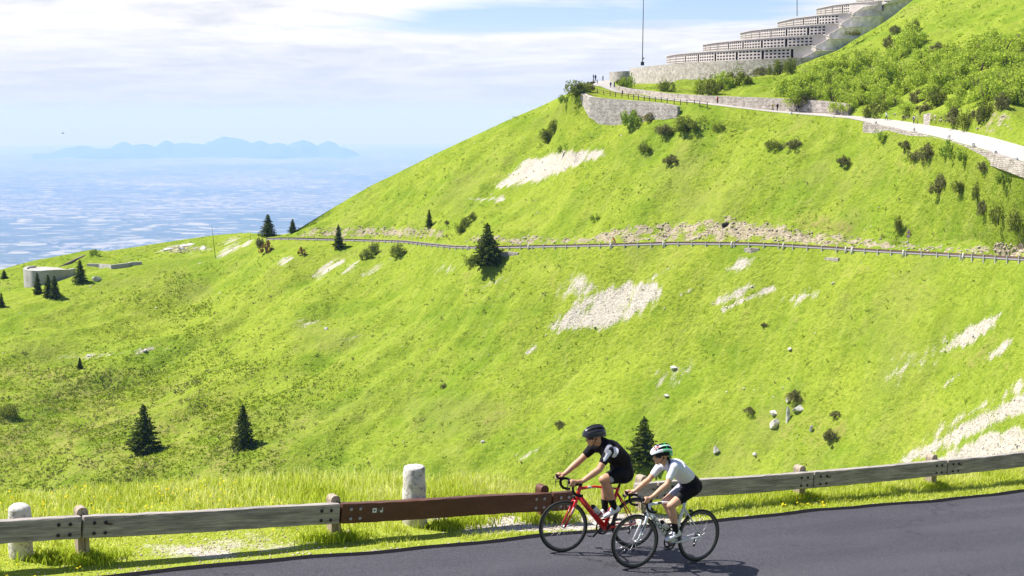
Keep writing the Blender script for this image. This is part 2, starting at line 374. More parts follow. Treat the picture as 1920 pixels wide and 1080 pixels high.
R3 = [(-620, 760, 345), (0, 672, 362), (150, 665, 368), (300, 652, 366), (400, 640, 358), (545, 625, 348), (700, 650, 330), (870, 665, 312), (1085, 670, 296), (1260, 670, 282), (1450, 670, 264), (1590, 670, 250), (1680, 670, 240), (1800, 670, 225), (1920, 670, 208), (2300, 700, 170), (2560, 720, 150)]

us = US
rows = []; cnt = []
def add_row(d, z, n): rows.append((np.broadcast_to(d, us.shape).astype(float), np.broadcast_to(z, us.shape).astype(float))); cnt.append(n)
v2, d2 = tab(R2)(us); z2 = z_of(us, v2, d2)
v3, d3 = tab(R3)(us); z3 = z_of(us, v3, d3)
vm, dm = tab(ROAD_M)(us); zm = z_of(us, vm, dm)
add_row(40, -44, 4); add_row(150, np.minimum(z2 - 18, -82), 8)
add_row(d2 - 28, z2 - 19, 10)
add_row(d2, z2, 80); add_row(d3, z3, 78)
add_row(dm, zm, 4)
width = np.interp(us, [-620, 470, 540, 740, 800, 860, 900, 2560], [2, 4, 7, 8, 9, 8, 6.5, 6.5])
dmi = dm + width; add_row(dmi, zm + .02, 10)
vc, dc = tab(CUT)(us); dc = dmi + dc; zc = z_of(us, vc, dc); add_row(dc, zc, 90)
vk, dk = tab(CREST)(us); zk = z_of(us, vk, dk)
wr = np.clip((us - 1030) / 45, 0, 1)
for T_, fr, n in ((TFOOT, .86, 6), (TERR, .89, 3), (OUT, .92, 4), (INN, .95, 4), (WTOP, .98, 70)):
    vv, dd = tab(T_)(us); z_ = z_of(us, vv, dd)
    dl = dc + (dk - dc) * fr; zl = zc + (zk - zc) * fr
    add_row(dl * (1 - wr) + dd * wr, zl * (1 - wr) + z_ * wr, n)
add_row(dk, zk, 10)
back = np.clip((us - 1100) / 50, 0, 1)
zb = np.where(us < 1530, z_of(us, vk + 2, 640), zk + 2)
db = np.where(us < 1530, 640, 560)
add_row((dk + 40) * (1 - back) + db * back, (zk - 30) * (1 - back) + zb * back, 6)
add_row(1250, np.where(us > 1100, -260, -480), 6)
add_row(3600, -1515, 1)
D = []; Z = []; KEY = []
for i in range(len(rows) - 1):
    n = cnt[i]
    for j in range(n):
        f = j / n
        D.append(rows[i][0] * (1 - f) + rows[i + 1][0] * f); Z.append(rows[i][1] * (1 - f) + rows[i + 1][1] * f); KEY.append(i + f)
D.append(rows[-1][0]); Z.append(rows[-1][1]); KEY.append(len(rows) - 1)
D = np.array(D); Z = np.array(Z); KEY = np.array(KEY)[:, None] + np.zeros((1, len(us)))
# soften the folds between key rows on the open slopes
def smooth_rows(A, lo, hi, it=30):
    m = ((KEY[:, :1] > lo) & (KEY[:, :1] < hi))
    for _ in range(it):
        B = A.copy(); B[1:-1] = (A[:-2] + A[1:-1] * 2 + A[2:]) / 4
        A = np.where(m, B, A)
    return A
for lo, hi in ((2.2, 4.97), (7.05, 7.97), (12.03, 12.97)):
    Z = smooth_rows(Z, lo, hi); D = smooth_rows(D, lo, hi)
X = (us[None, :] - 960) / F * (D * CP - Z * SP)
# relief
amp = np.clip(np.minimum.reduce([np.abs(KEY - 5) / .35, np.abs(KEY - 6) / .8]), 0, 1)
amp = np.where((KEY > 5) & (KEY < 6), 0, amp)
amp = np.where((KEY >= 7.9) & (KEY <= 12.1) & (us[None, :] > 1030), 0, amp)
amp = np.where((KEY > 12.1), np.clip((KEY - 12.05) / .12, 0, 1), amp)
amp = np.where(KEY > 13.01, .2, amp)
slopepos = np.interp(KEY.ravel(), [7, 8, 9, 10, 11, 12, 13, 14], [0, .86, .89, .92, .95, .98, 1, 1]).reshape(KEY.shape)
crestfade = np.where(us[None, :] < 1085, np.clip((1 - slopepos) / .14, .10, 1), np.clip((13 - KEY) / .15, .3, 1))
amp = amp * np.where(KEY > 7.5, crestfade, 1)
amp = amp * np.where((us[None, :] < 540) & (KEY > 6), np.clip((13 - KEY) / 14, .08, 1), 1)
a45 = (X - D) * .707; b45 = (X + D) * .707
rel = (fbm(a45 / 14, b45 / 60, 3, 3) - .5) * 6.2 + (fbm(X / 9, D / 9, 3, 11) - .5) * 1.7 + (fbm(X / 2.6, D / 2.6, 3, 23) - .5) * .9
# broad hollow at the left, a faint spur running down from the upper left
rel = rel - 4.8 * np.exp(-(((us[None, :] - 330) / 130) ** 2)) * np.exp(-(((KEY - 4.45) / .4) ** 2))
rel = rel + 2.6 * np.exp(-(((us[None, :] - 230) / 230) ** 2)) * np.exp(-(((KEY - 4.02) / .16) ** 2))
Z0 = Z.copy()
Z = Z + rel * amp
U_, V_ = proj(X, D, Z)

# masks in the mesh: scree, rock banks and dry heath
def poly_mask(poly, soft=9.0):
    P = np.array(poly, float); x0, y0 = P.min(0) - 30; x1, y1 = P.max(0) + 30
    out = np.zeros_like(U_); sel = (U_ > x0) & (U_ < x1) & (V_ > y0) & (V_ < y1) & (KEY < 13.1) & (KEY > 2.3)
    px, py = U_[sel], V_[sel]
    inside = np.zeros(px.shape, bool); dist = np.full(px.shape, 1e9)
    for i in range(len(P)):
        ax, ay = P[i]; bx, by = P[(i + 1) % len(P)]
        cond = ((ay > py) != (by > py)) & (px < (bx - ax) * (py - ay) / ((by - ay) if by != ay else 1e-9) + ax)
        inside ^= cond
        L2 = (bx - ax) ** 2 + (by - ay) ** 2 + 1e-9
        tt = np.clip(((px - ax) * (bx - ax) + (py - ay) * (by - ay)) / L2, 0, 1)
        dist = np.minimum(dist, np.hypot(px - ax - tt * (bx - ax), py - ay - tt * (by - ay)))
    sd = np.where(inside, dist, -dist)
    out[sel] = np.clip(.5 + sd / (2 * soft), 0, 1)
    return out
SCREE = [
 ([(930, 348), (985, 300), (1050, 284), (1132, 282), (1132, 290), (1070, 314), (1010, 338), (955, 352)], 7, 1),
 ([(880, 372), (940, 370), (945, 376), (890, 376)], 6, .9),
 ([(1024, 620), (1050, 596), (1088, 560), (1140, 542), (1182, 530), (1227, 533), (1249, 550), (1196, 590), (1132, 616), (1082, 616)], 10, .95),
 ([(1035, 547), (1060, 524), (1093, 519), (1140, 540), (1100, 556), (1060, 556)], 12, .62),
 ([(1215, 520), (1250, 505), (1262, 500), (1240, 515), (1218, 527)], 5, .62),
 ([(1272, 552), (1298, 540), (1300, 545), (1276, 556)], 4, .85),
 ([(1335, 572), (1380, 544), (1405, 533), (1418, 536), (1372, 566)], 8, .85),
 ([(1352, 579), (1400, 556), (1448, 536), (1452, 541), (1405, 562), (1358, 584)], 6, .9),
 ([(1460, 566), (1490, 552), (1535, 543), (1530, 555), (1490, 570)], 9, .66),
 ([(1365, 505), (1390, 483), (1425, 478), (1410, 492), (1385, 508)], 8, .7),
 ([(588, 517), (612, 498), (642, 486), (645, 492), (620, 508), (594, 522)], 6, .95),
 ([(520, 498), (532, 484), (548, 480), (548, 487), (532, 499)], 5, .95),
 ([(640, 512), (655, 496), (672, 488), (676, 492), (656, 510)], 5, .7),
 ([(680, 516), (705, 498), (735, 482), (737, 488), (708, 506)], 6, .78),
 ([(805, 509), (830, 500), (865, 500), (850, 512)], 9, .6),
 ([(905, 540), (925, 520), (945, 520), (935, 535)], 8, .58),
 ([(403, 482), (420, 470), (448, 457), (450, 461), (426, 475), (408, 484)], 4, .95),
 ([(455, 461), (468, 449), (474, 450), (462, 462)], 4, .95),
 ([(985, 662), (1000, 648), (1010, 645), (1008, 656), (995, 665)], 5, .9),
 ([(1765, 660), (1790, 628), (1840, 602), (1878, 587), (1862, 610), (1812, 650)], 8, .9),
 ([(1745, 655), (1770, 632), (1800, 622), (1780, 645)], 10, .55),
 ([(1845, 675), (1868, 655), (1905, 630), (1900, 643), (1862, 672)], 7, .9),
 ([(1760, 728), (1785, 705), (1810, 695), (1800, 705), (1770, 732)], 5, .75),
 ([(1685, 864), (1740, 835), (1790, 800), (1860, 765), (1925, 735), (2100, 650), (2100, 710), (1925, 765), (1850, 800), (1780, 838), (1700, 868)], 9, 1),
 ([(1752, 866), (1800, 838), (1850, 815), (1930, 800), (2100, 770), (2100, 830), (1930, 850), (1840, 862), (1780, 872)], 9, 1),
 ([(1735, 830), (1760, 800), (1820, 765), (1900, 725), (1925, 712), (1925, 725), (1840, 770), (1770, 815)], 10, .66),
 ([(380, 500), (360, 470), (330, 466), (345, 470)], 4, .3),
 ([(295, 470), (330, 456), (370, 459), (395, 470), (350, 474)], 7, .5),
 ([(412, 458), (430, 443), (455, 443), (450, 452), (425, 462)], 7, .5),
 ([(100, 668), (180, 664), (260, 655), (330, 652), (330, 656), (260, 661), (180, 671), (100, 673)], 4, .5),
 ([(545, 610), (560, 598), (600, 600), (585, 610)], 8, .5),
 ([(640, 638), (660, 630), (690, 632), (670, 640)], 8, .45),
 ([(960, 858), (985, 846), (1015, 838), (1010, 845), (975, 862)], 6, .55),
 ([(1230, 700), (1255, 680), (1295, 682), (1305, 705), (1270, 725), (1235, 718)], 14, .50),
 ([(1640, 700), (1690, 670), (1760, 660), (1740, 690), (1680, 715)], 14, .34),
]
scree = np.zeros_like(U_)
for poly, soft, s in SCREE: scree = np.maximum(scree, poly_mask(poly, soft) * s)
rockp = [
 ([(545, 444), (580, 428), (650, 424), (760, 424), (835, 428), (842, 448), (700, 446), (560, 447)], 6, .78),
 ([(870, 455), (890, 441), (990, 441), (1100, 445), (1150, 430), (1180, 419), (1300, 415), (1355, 404), (1372, 404), (1400, 415), (1480, 420), (1530, 434), (1620, 444), (1700, 452), (1720, 470), (1600, 466), (1400, 454), (1200, 456), (1000, 460)], 6, .80),
 ([(1380, 420), (1470, 424), (1475, 444), (1400, 450), (1370, 445)], 5, .95),
 ([(1700, 455), (1800, 462), (1920, 450), (1925, 485), (1800, 476), (1700, 472)], 7, .72),
 ([(1850, 470), (1925, 448), (1925, 486), (1870, 482)], 6, .8),
 ([(1820, 250), (1855, 215), (1885, 192), (1905, 196), (1900, 245), (1850, 256)], 8, .66),
 ([(1600, 216), (1700, 206), (1790, 212), (1800, 236), (1700, 224), (1600, 218)], 6, .62),
 ([(290, 474), (330, 458), (400, 462), (395, 472), (340, 478)], 6, .6),
 ([(150, 545), (185, 515), (200, 520), (175, 545)], 6, .5),
]
rock = np.zeros_like(U_)
for poly, soft, s in rockp: rock = np.maximum(rock, poly_mask(poly, soft) * s)
dryp = [
 ([(-400, 640), (120, 665), (380, 690), (520, 760), (640, 900), (400, 930), (-400, 930)], 60, .52),
 ([(1380, 790), (1480, 720), (1600, 790), (1560, 850), (1480, 840)], 20, .45),
 ([(0, 690), (60, 690), (100, 720), (40, 760), (0, 740)], 25, .60),
 ([(880, 800), (940, 745), (980, 765), (930, 810)], 16, .55),
 ([(1540, 800), (1590, 780), (1600, 820), (1550, 830)], 14, .55),
 ([(1600, 640), (1920, 600), (1920, 720), (1700, 700)], 40, .42),
 ([(1480, 430), (1540, 400), (1620, 420), (1600, 445)], 14, .55),
 ([(1740, 450), (1850, 430), (1870, 455), (1760, 465)], 14, .5),
]
dry = np.zeros_like(U_)
for poly, soft, s in dryp: dry = np.maximum(dry, poly_mask(poly, soft) * s)
dry = np.maximum(dry, .22)
# eroded relief on the rock banks
Z = Z + np.where(rock > .2, (fbm(X / 1.6, D / 1.6 + Z / 1.5, 3, 5) - .5) * 1.8 * rock, 0) * (amp > 0)

nr, nc = D.shape
idx = np.arange(nr * nc).reshape(nr, nc)
Q = np.stack([idx[:-1, :-1], idx[:-1, 1:], idx[1:, 1:], idx[1:, :-1]], -1).reshape(-1, 4)
VT = np.stack([X, D, Z], -1).reshape(-1, 3)
mask = np.stack([scree, rock, dry, np.ones_like(dry)], -1).reshape(-1, 4)
hill_me = mesh_np('hillside', VT, Q, [M['hill']], True, {'mask': mask})
hill = tag(link('hillside', hill_me), kind='structure')
BVH = BVHTree.FromPolygons([tuple(v) for v in VT.tolist()], Q.tolist())
def on(u, v):
    """point of the mountainside that the pixel (u, v) of the photo shows"""
    loc = BVH.ray_cast(Vector((0, 0, 0)), Vector(px_ray(u, v)).normalized(), 3000)[0]
    return loc if loc is not None else PD(u, v, 430)
def ground(x, y):
    loc = BVH.ray_cast(Vector((x, y, 300)), Vector((0, 0, -1)), 3000)[0]
    return loc.z if loc is not None else None

# ------------------------------------------------------------------ plain and far hills, curved like the earth
RE = 6371000
def zplain(r): return -1520 - r * r / (2 * RE)
az = np.radians(np.linspace(-75, 75, 61)); rr = np.geomspace(2500, 175000, 60)
A, Rr = np.meshgrid(az, rr); 
VP = np.stack([Rr * np.sin(A), Rr * np.cos(A), zplain(Rr)], -1).reshape(-1, 3)
ip = np.arange(A.size).reshape(A.shape)
QP = np.stack([ip[:-1, :-1], ip[:-1, 1:], ip[1:, 1:], ip[1:, :-1]], -1).reshape(-1, 4)
tag(link('plain', mesh_np('plain', VP, QP, [M['plain']], True)), kind='structure')
PK = [(430, 256, 52, 1.9), (486, 262, 30, 1.5), (520, 266, 40, 1.4), (567, 261, 34, 1.4), (614, 264, 26, 1.5), (352, 267, 60, 1.6), (312, 263, 26, 1.5), (232, 265, 26, 1.5), (268, 269, 40, 1.6), (150, 274, 45, 1.6), (215, 281, 45, 1.5), (200, 277, 50, 1.6), (640, 275, 26, 1.5)]
uu = np.linspace(60, 740, 260); dd = np.linspace(54000, 66000, 25)
Uh, Dh = np.meshgrid(uu, dd)
hz_ = np.zeros_like(Uh)
for (u0, v0, hw, pw) in PK:
    base = zplain(60000); top = z_of(None, v0, 60000.) - base
    d0 = 60000 + (hash((u0, v0)) % 7 - 3) * 500
    hz_ = np.maximum(hz_, top * np.clip(1 - (np.abs((Uh - u0) / hw) ** pw) * .55 - ((Dh - d0) / 5000) ** 2, 0, 1))
hz_ = hz_ * (1 + .34 * (fbm(Uh / 14, Dh / 1500, 5, 9) - .5)); 
Zh = zplain(Dh) - 25 + hz_; Xh = (Uh - 960) / F * (Dh * CP - Zh * SP)
ih = np.arange(Uh.size).reshape(Uh.shape)
QH = np.stack([ih[:-1, :-1], ih[:-1, 1:], ih[1:, 1:], ih[1:, :-1]], -1).reshape(-1, 4)
tag(link('distant_hills', mesh_np('distant_hills', np.stack([Xh, Dh, Zh], -1).reshape(-1, 3), QH, [M['farhill']], True)), kind='structure')

# ------------------------------------------------------------------ far roads as sheets on their ledges
def strip(name, k0, k1, u0, u1, mat, lift=.06, f0=0.0, f1=1.0):
    sel = (us >= u0) & (us <= u1)
    r0 = rows[k0]; r1 = rows[k1]
    A_, B_ = [], []
    V = []
    for f in np.linspace(f0, f1, 5):
        d = r0[0] * (1 - f) + r1[0] * f; z = r0[1] * (1 - f) + r1[1] * f + lift
        V.append(np.stack([(us - 960) / F * (d * CP - z * SP), d, z], -1)[sel])
    n = sel.sum(); V = np.concatenate(V)
    i = np.arange(len(V)).reshape(5, n)
    Qs = np.stack([i[:-1, :-1], i[:-1, 1:], i[1:, 1:], i[1:, :-1]], -1).reshape(-1, 4)
    return tag(link(name, mesh_np(name, V, Qs, [mat], True)), kind='structure')
strip('mountain_road', 5, 6, 500, 2300, M['asphalt_far'], f0=.08, f1=.93)
strip('upper_road', 10, 11, 1092, 2400, M['whiteroad'])

# ------------------------------------------------------------------ the near road (inclined plane, falls to the right)
ANG = math.radians(31.8)
E1 = Vector((math.cos(ANG), math.sin(ANG), 0)); E2 = Vector((-E1.y, E1.x, 0))
def zroad(a): return -5.79 - .081 * (a - 10.5)
def L(a, b, h=0): return Vector((E1.x * a + E2.x * b, E1.y * a + E2.y * b, zroad(a) + h))
def px_road(u, v, h=0):
    r = px_ray(u, v); k = r[0] * E1.x + r[1] * E1.y
    t = (-5.79 + .081 * 10.5 + h) / (r[2] + .081 * k)
    x, y = r[0] * t, r[1] * t
    return x * E1.x + y * E1.y, x * E2.x + y * E2.y
def grid_ab(name, a0, a1, na, bs, hfun, mat, attrs=None, smooth=True):
    a = np.linspace(a0, a1, na); b = np.asarray(bs, float)
    Ag, Bg = np.meshgrid(a, b)
    H = hfun(Ag, Bg)
    V = np.stack([E1.x * Ag + E2.x * Bg, E1.y * Ag + E2.y * Bg, -5.79 - .081 * (Ag - 10.5) + H], -1).reshape(-1, 3)
    i = np.arange(Ag.size).reshape(Ag.shape)
    Qs = np.stack([i[:-1, :-1], i[:-1, 1:], i[1:, 1:], i[1:, :-1]], -1).reshape(-1, 4)
    at = {k: f(Ag, Bg).ravel() for k, f in (attrs or {}).items()}
    return link(name, mesh_np(name, V, Qs, [mat], smooth, at))
def edge_b(a): return 15.83 + .035 * np.sin(a * 1.3) + .02 * np.sin(a * 3.7 + 1) + .02 * (fbm(a * 2.0, a * 0 + 3, 3, 4) - .5) * 2
road_a = np.linspace(-14, 48, 500)
vv_ = []; 
for k, f in enumerate((0, .33, .66, 1)):
    b = 8.8 + (edge_b(road_a) - 8.8) * f
    vv_.append(np.stack([E1.x * road_a + E2.x * b, E1.y * road_a + E2.y * b, -5.79 - .081 * (road_a - 10.5)], -1))
vv_ = np.concatenate(vv_); i = np.arange(len(vv_)).reshape(4, -1)
tag(link('road', mesh_np('road', vv_, np.stack([i[:-1, :-1], i[:-1, 1:], i[1:, 1:], i[1:, :-1]], -1).reshape(-1, 4), [M['asphalt']])), kind='structure')
vv_ = []
for k in (0, 1):
    b = edge_b(road_a) - .02 if k == 0 else edge_b(road_a) + .10 + .05 * (fbm(road_a * 3, road_a * 0, 3, 8))
    vv_.append(np.stack([E1.x * road_a + E2.x * b, E1.y * road_a + E2.y * b, -5.79 - .081 * (road_a - 10.5) + .004 + k * .002], -1))
vv_ = np.concatenate(vv_); i = np.arange(len(vv_)).reshape(2, -1)
tag(link('tar_road_edge', mesh_np('tar_road_edge', vv_, np.stack([i[:-1, :-1], i[:-1, 1:], i[1:, 1:], i[1:, :-1]], -1).reshape(-1, 4), [M['tar']])), kind='structure')

def crest_b(a): return np.interp(a, [-14, 0, 4, 8.5, 10, 12, 14, 18, 24, 48], [19.6, 19.4, 19.3, 19.3, 18.6, 17.7, 17.4, 17.2, 17.2, 17.2])
def h_verge(A, B):
    c = crest_b(A)
    h = -.03 + .10 * (fbm(A * 1.4, B * 1.4, 4, 41) - .5) * np.clip((B - 15.9) / .8, 0, 1)
    h = h + .06 * np.clip((B - 16.2) / 2, 0, 1)
    return h - np.where(B > c, .10 * (B - c) + .78 * np.clip(B - c - .3, 0, None) , 0)
def gravel_f(A, B):
    g = np.zeros_like(A)
    # worn stony patch under the left rail and the lay-by behind the red bicycle, crumbs along the edge
    g = np.maximum(g, .55 * np.exp(-((A - 6.0) / 2.0) ** 2 - ((B - 16.7) / .75) ** 2))
    g = np.maximum(g, .95 * np.exp(-(np.abs((A - 11.3) / 2.0) ** 4) - ((B - (16.35 + (12.2 - A) * .12)) / .42) ** 4))
    g = np.maximum(g, .7 * np.exp(-((A - 9.6) / .8) ** 2 - ((B - 17.3) / .35) ** 2))
    g = np.maximum(g, .42 * np.exp(-((A - 17) / 2.0) ** 2 - ((B - 17.0) / .3) ** 2))
    g = np.maximum(g, .55 * np.exp(-((B - 15.98) / .10) ** 2))
    return g
bs = np.concatenate([np.linspace(15.75, 21.5, 70), np.geomspace(22, 90, 20)])
tag(grid_ab('verge', -14, 48, 420, bs, h_verge, M['verge'], {'gravel': gravel_f}), kind='structure')
# bank on the camera's side of the road
tag(grid_ab('near_bank', -14, 48, 60, np.linspace(-14, 8.85, 30), lambda A, B: np.interp(B, [-14, -3, 2, 8, 8.85], [6.2, 5.2, 3.4, -.05, -.03]) - .01 + (-.081 * 0) * A, M['verge'], {'gravel': lambda A, B: A * 0}), kind='structure')
print('terrain built')
# ------------------------------------------------------------------ small mesh building kit
class MB:
    def __init__(s): s.bm = bmesh.new(); s.mi = 0
    def _xf(s, vs, Mx):
        if Mx is not None:
            for v in vs: v.co = Mx @ v.co
    def _mat(s, fs):
        for f in fs: f.material_index = s.mi
    def box(s, lo, hi, bev=0, Mx=None):
        r = bmesh.ops.create_cube(s.bm, size=1); vs = r['verts']
        c = [(lo[i] + hi[i]) / 2 for i in range(3)]; d = [hi[i] - lo[i] for i in range(3)]
        for v in vs: v.co = Vector((v.co.x * d[0] + c[0], v.co.y * d[1] + c[1], v.co.z * d[2] + c[2]))
        fs = set(f for v in vs for f in v.link_faces)
        if bev:
            es = list(set(e for v in vs for e in v.link_edges))
            r = bmesh.ops.bevel(s.bm, geom=es, offset=bev, segments=2, affect='EDGES', profile=.5)
            fs = set(r['faces']) | set(f for f in fs if f.is_valid)
            vs = list(set(v for f in fs for v in f.verts))
        s._xf(vs, Mx); s._mat(fs); return vs
    def tube(s, pts, rad, seg=8, cap=True, Mx=None, flat=None, closed=False):
        pts = [Vector(p) for p in pts]; n = len(pts)
        rad = rad if hasattr(rad, '__len__') else [rad] * n
        rings = []; ref = None; allv = []
        for i, p in enumerate(pts):
            if closed: d = pts[(i + 1) % n] - pts[i - 1]
            else: d = (pts[min(i + 1, n - 1)] - pts[max(i - 1, 0)])
            d.normalize()
            if ref is None: ref = Vector((0, 1, 0)) if abs(d.y) < .9 else Vector((0, 0, 1))
            a = (ref - d * ref.dot(d)).normalized(); b = d.cross(a); ref = a
            k = flat or (1, 1)
            ring = [s.bm.verts.new(p + (a * math.cos(t) * k[0] + b * math.sin(t) * k[1]) * rad[i]) for t in [2 * math.pi * j / seg for j in range(seg)]]
            rings.append(ring); allv += ring
        fs = []
        for i in range(n if closed else n - 1):
            A_, B_ = rings[i], rings[(i + 1) % n]
            for j in range(seg):
                f = s.bm.faces.new((A_[j], A_[(j + 1) % seg], B_[(j + 1) % seg], B_[j])); f.smooth = True; fs.append(f)
        if cap and not closed:
            fs.append(s.bm.faces.new(list(reversed(rings[0])))); fs.append(s.bm.faces.new(rings[-1]))
        s._xf(allv, Mx); s._mat(fs); return allv
    def lathe(s, prof, seg=24, Mx=None):
        rings = []; allv = []; fs = []
        for r, z in prof:
            ring = [s.bm.verts.new((r * math.cos(t), r * math.sin(t), z)) for t in [2 * math.pi * j / seg for j in range(seg)]]
            rings.append(ring); allv += ring
        for i in range(len(rings) - 1):
            for j in range(seg):
                f = s.bm.faces.new((rings[i][j], rings[i][(j + 1) % seg], rings[i + 1][(j + 1) % seg], rings[i + 1][j])); f.smooth = True; fs.append(f)
        if prof[0][0] > 1e-6: fs.append(s.bm.faces.new(list(reversed(rings[0]))))
        if prof[-1][0] > 1e-6: fs.append(s.bm.faces.new(rings[-1]))
        s._xf(allv, Mx); s._mat(fs); return allv
    def prism(s, poly, y0, y1, Mx=None):
        """polygon in x,z extruded along y"""
        a = [s.bm.verts.new((p[0], y0, p[1])) for p in poly]; b = [s.bm.verts.new((p[0], y1, p[1])) for p in poly]
        fs = [s.bm.faces.new(a), s.bm.faces.new(list(reversed(b)))]
        for i in range(len(a)):
            j = (i + 1) % len(a); fs.append(s.bm.faces.new((a[j], a[i], b[i], b[j])))
        s._xf(a + b, Mx); s._mat(fs); return a + b
    def poly3(s, A_, B_):
        """solid between two matching 3-D outlines"""
        a = [s.bm.verts.new(p) for p in A_]; b = [s.bm.verts.new(p) for p in B_]
        fs = [s.bm.faces.new(a), s.bm.faces.new(list(reversed(b)))]
        for i in range(len(a)):
            j = (i + 1) % len(a); fs.append(s.bm.faces.new((a[j], a[i], b[i], b[j])))
        s._mat(fs)
    def mesh(s, name, mats, recalc=True):
        if recalc: bmesh.ops.recalc_face_normals(s.bm, faces=s.bm.faces)
        me = bpy.data.meshes.new(name); s.bm.to_mesh(me); s.bm.free()
        for m in (mats if isinstance(mats, (list, tuple)) else [mats]): me.materials.append(m)
        return me
    def build(s, name, mats, parent=None, recalc=True):
        return link(name, s.mesh(name, mats, recalc), parent)

# ------------------------------------------------------------------ near guardrail
RB = 16.52                      # the rail's line across the road
def a_of_u(u, b=RB, h=.3):
    lo, hi = -30, 60
    for _ in range(50):
        m = (lo + hi) / 2; p_ = L(m, b, h); uu_ = proj(*p_)[0]
        if uu_ < u: lo = m
        else: hi = m
    return (lo + hi) / 2
RAILM = Matrix(((E1.x, E2.x, 0, 0), (E1.y, E2.y, 0, 0), (0, 0, 1, 0), (0, 0, 0, 1)))
TOP, BH, TH = .565, .262, .11
RAILV = [(-700, 1014), (-200, 988.5), (157, 970), (641, 945.5), (1038, 924.6), (1090, 921), (1197, 908), (1400, 894), (1527, 886), (1777, 863.5), (1910, 850), (2400, 800)]
def top_at(a):                  # height of the rail's upper edge above the road plane
    u = proj(*L(a, RB, .5))[0]; v = float(np.interp(u, [q[0] for q in RAILV], [q[1] for q in RAILV])); lo, hi = 0, 1.2
    for _ in range(40):
        m = (lo + hi) / 2
        if proj(*L(a, RB, m))[1] > v: lo = m
        else: hi = m
    return (lo + hi) / 2
def rail_frame(p0, p1):
    x = (p1 - p0).normalized(); y = E2.copy(); z = x.cross(y).normalized()
    return Matrix(((x.x, y.x, z.x, p0.x), (x.y, y.y, z.y, p0.y), (x.z, y.z, z.z, p0.z), (0, 0, 0, 1)))
def make_beam(parent, a0, a1, mat, boltm, bolts=(1, 1), seed=0, cut=0):
    p0, p1 = L(a0, RB, top_at(a0)), L(a1, RB, top_at(a1)); Ln = (p1 - p0).length
    mb = MB(); r_ = random.Random(seed)
    mb.box((0, 0, -BH), (Ln, TH, 0), .012)
    bmesh.ops.subdivide_edges(mb.bm, edges=[e for e in mb.bm.edges if abs(e.verts[0].co.x - e.verts[1].co.x) > .5], cuts=24)
    for v in mb.bm.verts:
        n_ = math.sin(v.co.x * 2.1 + seed) * .005
        v.co.z += n_ + r_.uniform(-.005, .005); v.co.y += r_.uniform(-.003, .003)
    o = mb.build('beam', mat, parent); o.matrix_local = rail_frame(p0, p1)
    def bolt_set(x0, sgn):
        for i in range(2):
            for j in range(2):
                m2 = MB()
                m2.lathe([(0, .0), (.021, .0), (.023, .006), (.016, .012), (.011, .012), (.010, .022), (0, .023)], 10, Matrix.Rotation(math.pi / 2, 4, 'X'))
                b = m2.build('bolt', boltm, o)
                b.location = (x0 + sgn * i * .135, -.001, -.075 - j * .125)
    if bolts[0]: bolt_set(.13, 1)
    if bolts[1]: bolt_set(Ln - .13 - .135, 1)
    return o
def make_post(parent, a, mat, hgt=0, split=True, cap=.05):
    mb = MB(); hgt = top_at(a) + .085
    w_ = .135
    prof = [(-w_ / 2, -.5), (w_ / 2, -.5), (w_ / 2, hgt - cap), (w_ / 2 - .012, hgt - .02), (w_ / 2 - .04, hgt), (-w_ / 2 + .04, hgt), (-w_ / 2 + .012, hgt - .02), (-w_ / 2, hgt - cap)]
    mb.prism(prof, 0, .15)
    if split:        # the drying crack in the timber
        mb.mi = 1
        mb.box((.008, -.002, -.4), (.016, .02, hgt - .06))
    bmesh.ops.bevel(mb.bm, geom=[e for e in mb.bm.edges if not e.is_boundary and abs(e.verts[0].co.y - e.verts[1].co.y) > .1], offset=.006, segments=1, affect='EDGES')
    o = mb.build('post', [mat, M['bolt_dark']], parent); o.matrix_local = Matrix.Translation(L(a, RB + TH + .005, 0)) @ RAILM
    return o
ub = {k: a_of_u(k) for k in (157, 641, 1037, 1078, 1196, 1234, 1527, 1777)}
ub.update({k: a_of_u(k, RB + .15) for k in (155, 628, 1019, 1206, 1502, 1749)})
step = ub[641] - ub[157]
print('post step', step, [round(ub[k], 2) for k in sorted(ub)])
g = .012
rl = empty('guardrail', L(ub[157], RB)); rl.location = (0, 0, 0)
make_beam(rl, ub[157] - step, ub[157] - g, M['greywood'], M['bolt_dark'], (1, 1), 1)
make_beam(rl, ub[157] - 2 * step, ub[157] - step - g, M['greywood'], M['bolt_dark'], (1, 1), 5)
make_beam(rl, ub[157] + g, ub[641] - g, M['greywood'], M['bolt_dark'], (1, 1), 2)
for a in (ub[155] - step, ub[155], ub[628]): make_post(rl, a, M['postwood'])
tag(rl, 'weathered grey timber guardrail on the left, ending where the brown rail begins', 'guardrail')
rb = empty('guardrail')
make_beam(rb, ub[641] + g, ub[1037] - g, M['brown'], M['bolt_zinc'], (1, 1), 3)
make_beam(rb, ub[1037] + g, ub[1078], M['brown'], M['bolt_zinc'], (1, 0), 4)
make_post(rb, ub[1019], M['brown'], .66, False)
mb = MB(); mb.box((-.03, -.004, -.03), (.03, 0, .03), 0); mb.mi = 1; mb.box((-.012, -.006, -.012), (.012, -.0042, .012)); mb.mi = 2; mb.box((.045, -.004, -.025), (.10, 0, .018)); mb.mi = 0; mb.box((.085, -.006, -.03), (.12, -.0042, -.004)); mb.box((.112, -.006, -.004), (.12, -.0042, .035))
st = mb.build('sticker', [plain('white_vinyl', (.75, .75, .74)), plain('black_print', (.02, .02, .02)), plain('grey_scratch', (.12, .11, .11))], rb)
sa = a_of_u(702, RB, .45); sq = L(sa, RB - .001, top_at(sa) - .105); st.matrix_local = rail_frame(sq, sq + (L(sa + 1, RB, top_at(sa + 1)) - L(sa, RB, top_at(sa))))
tag(rb, 'red-brown painted guardrail in front of the white stone post', 'guardrail')
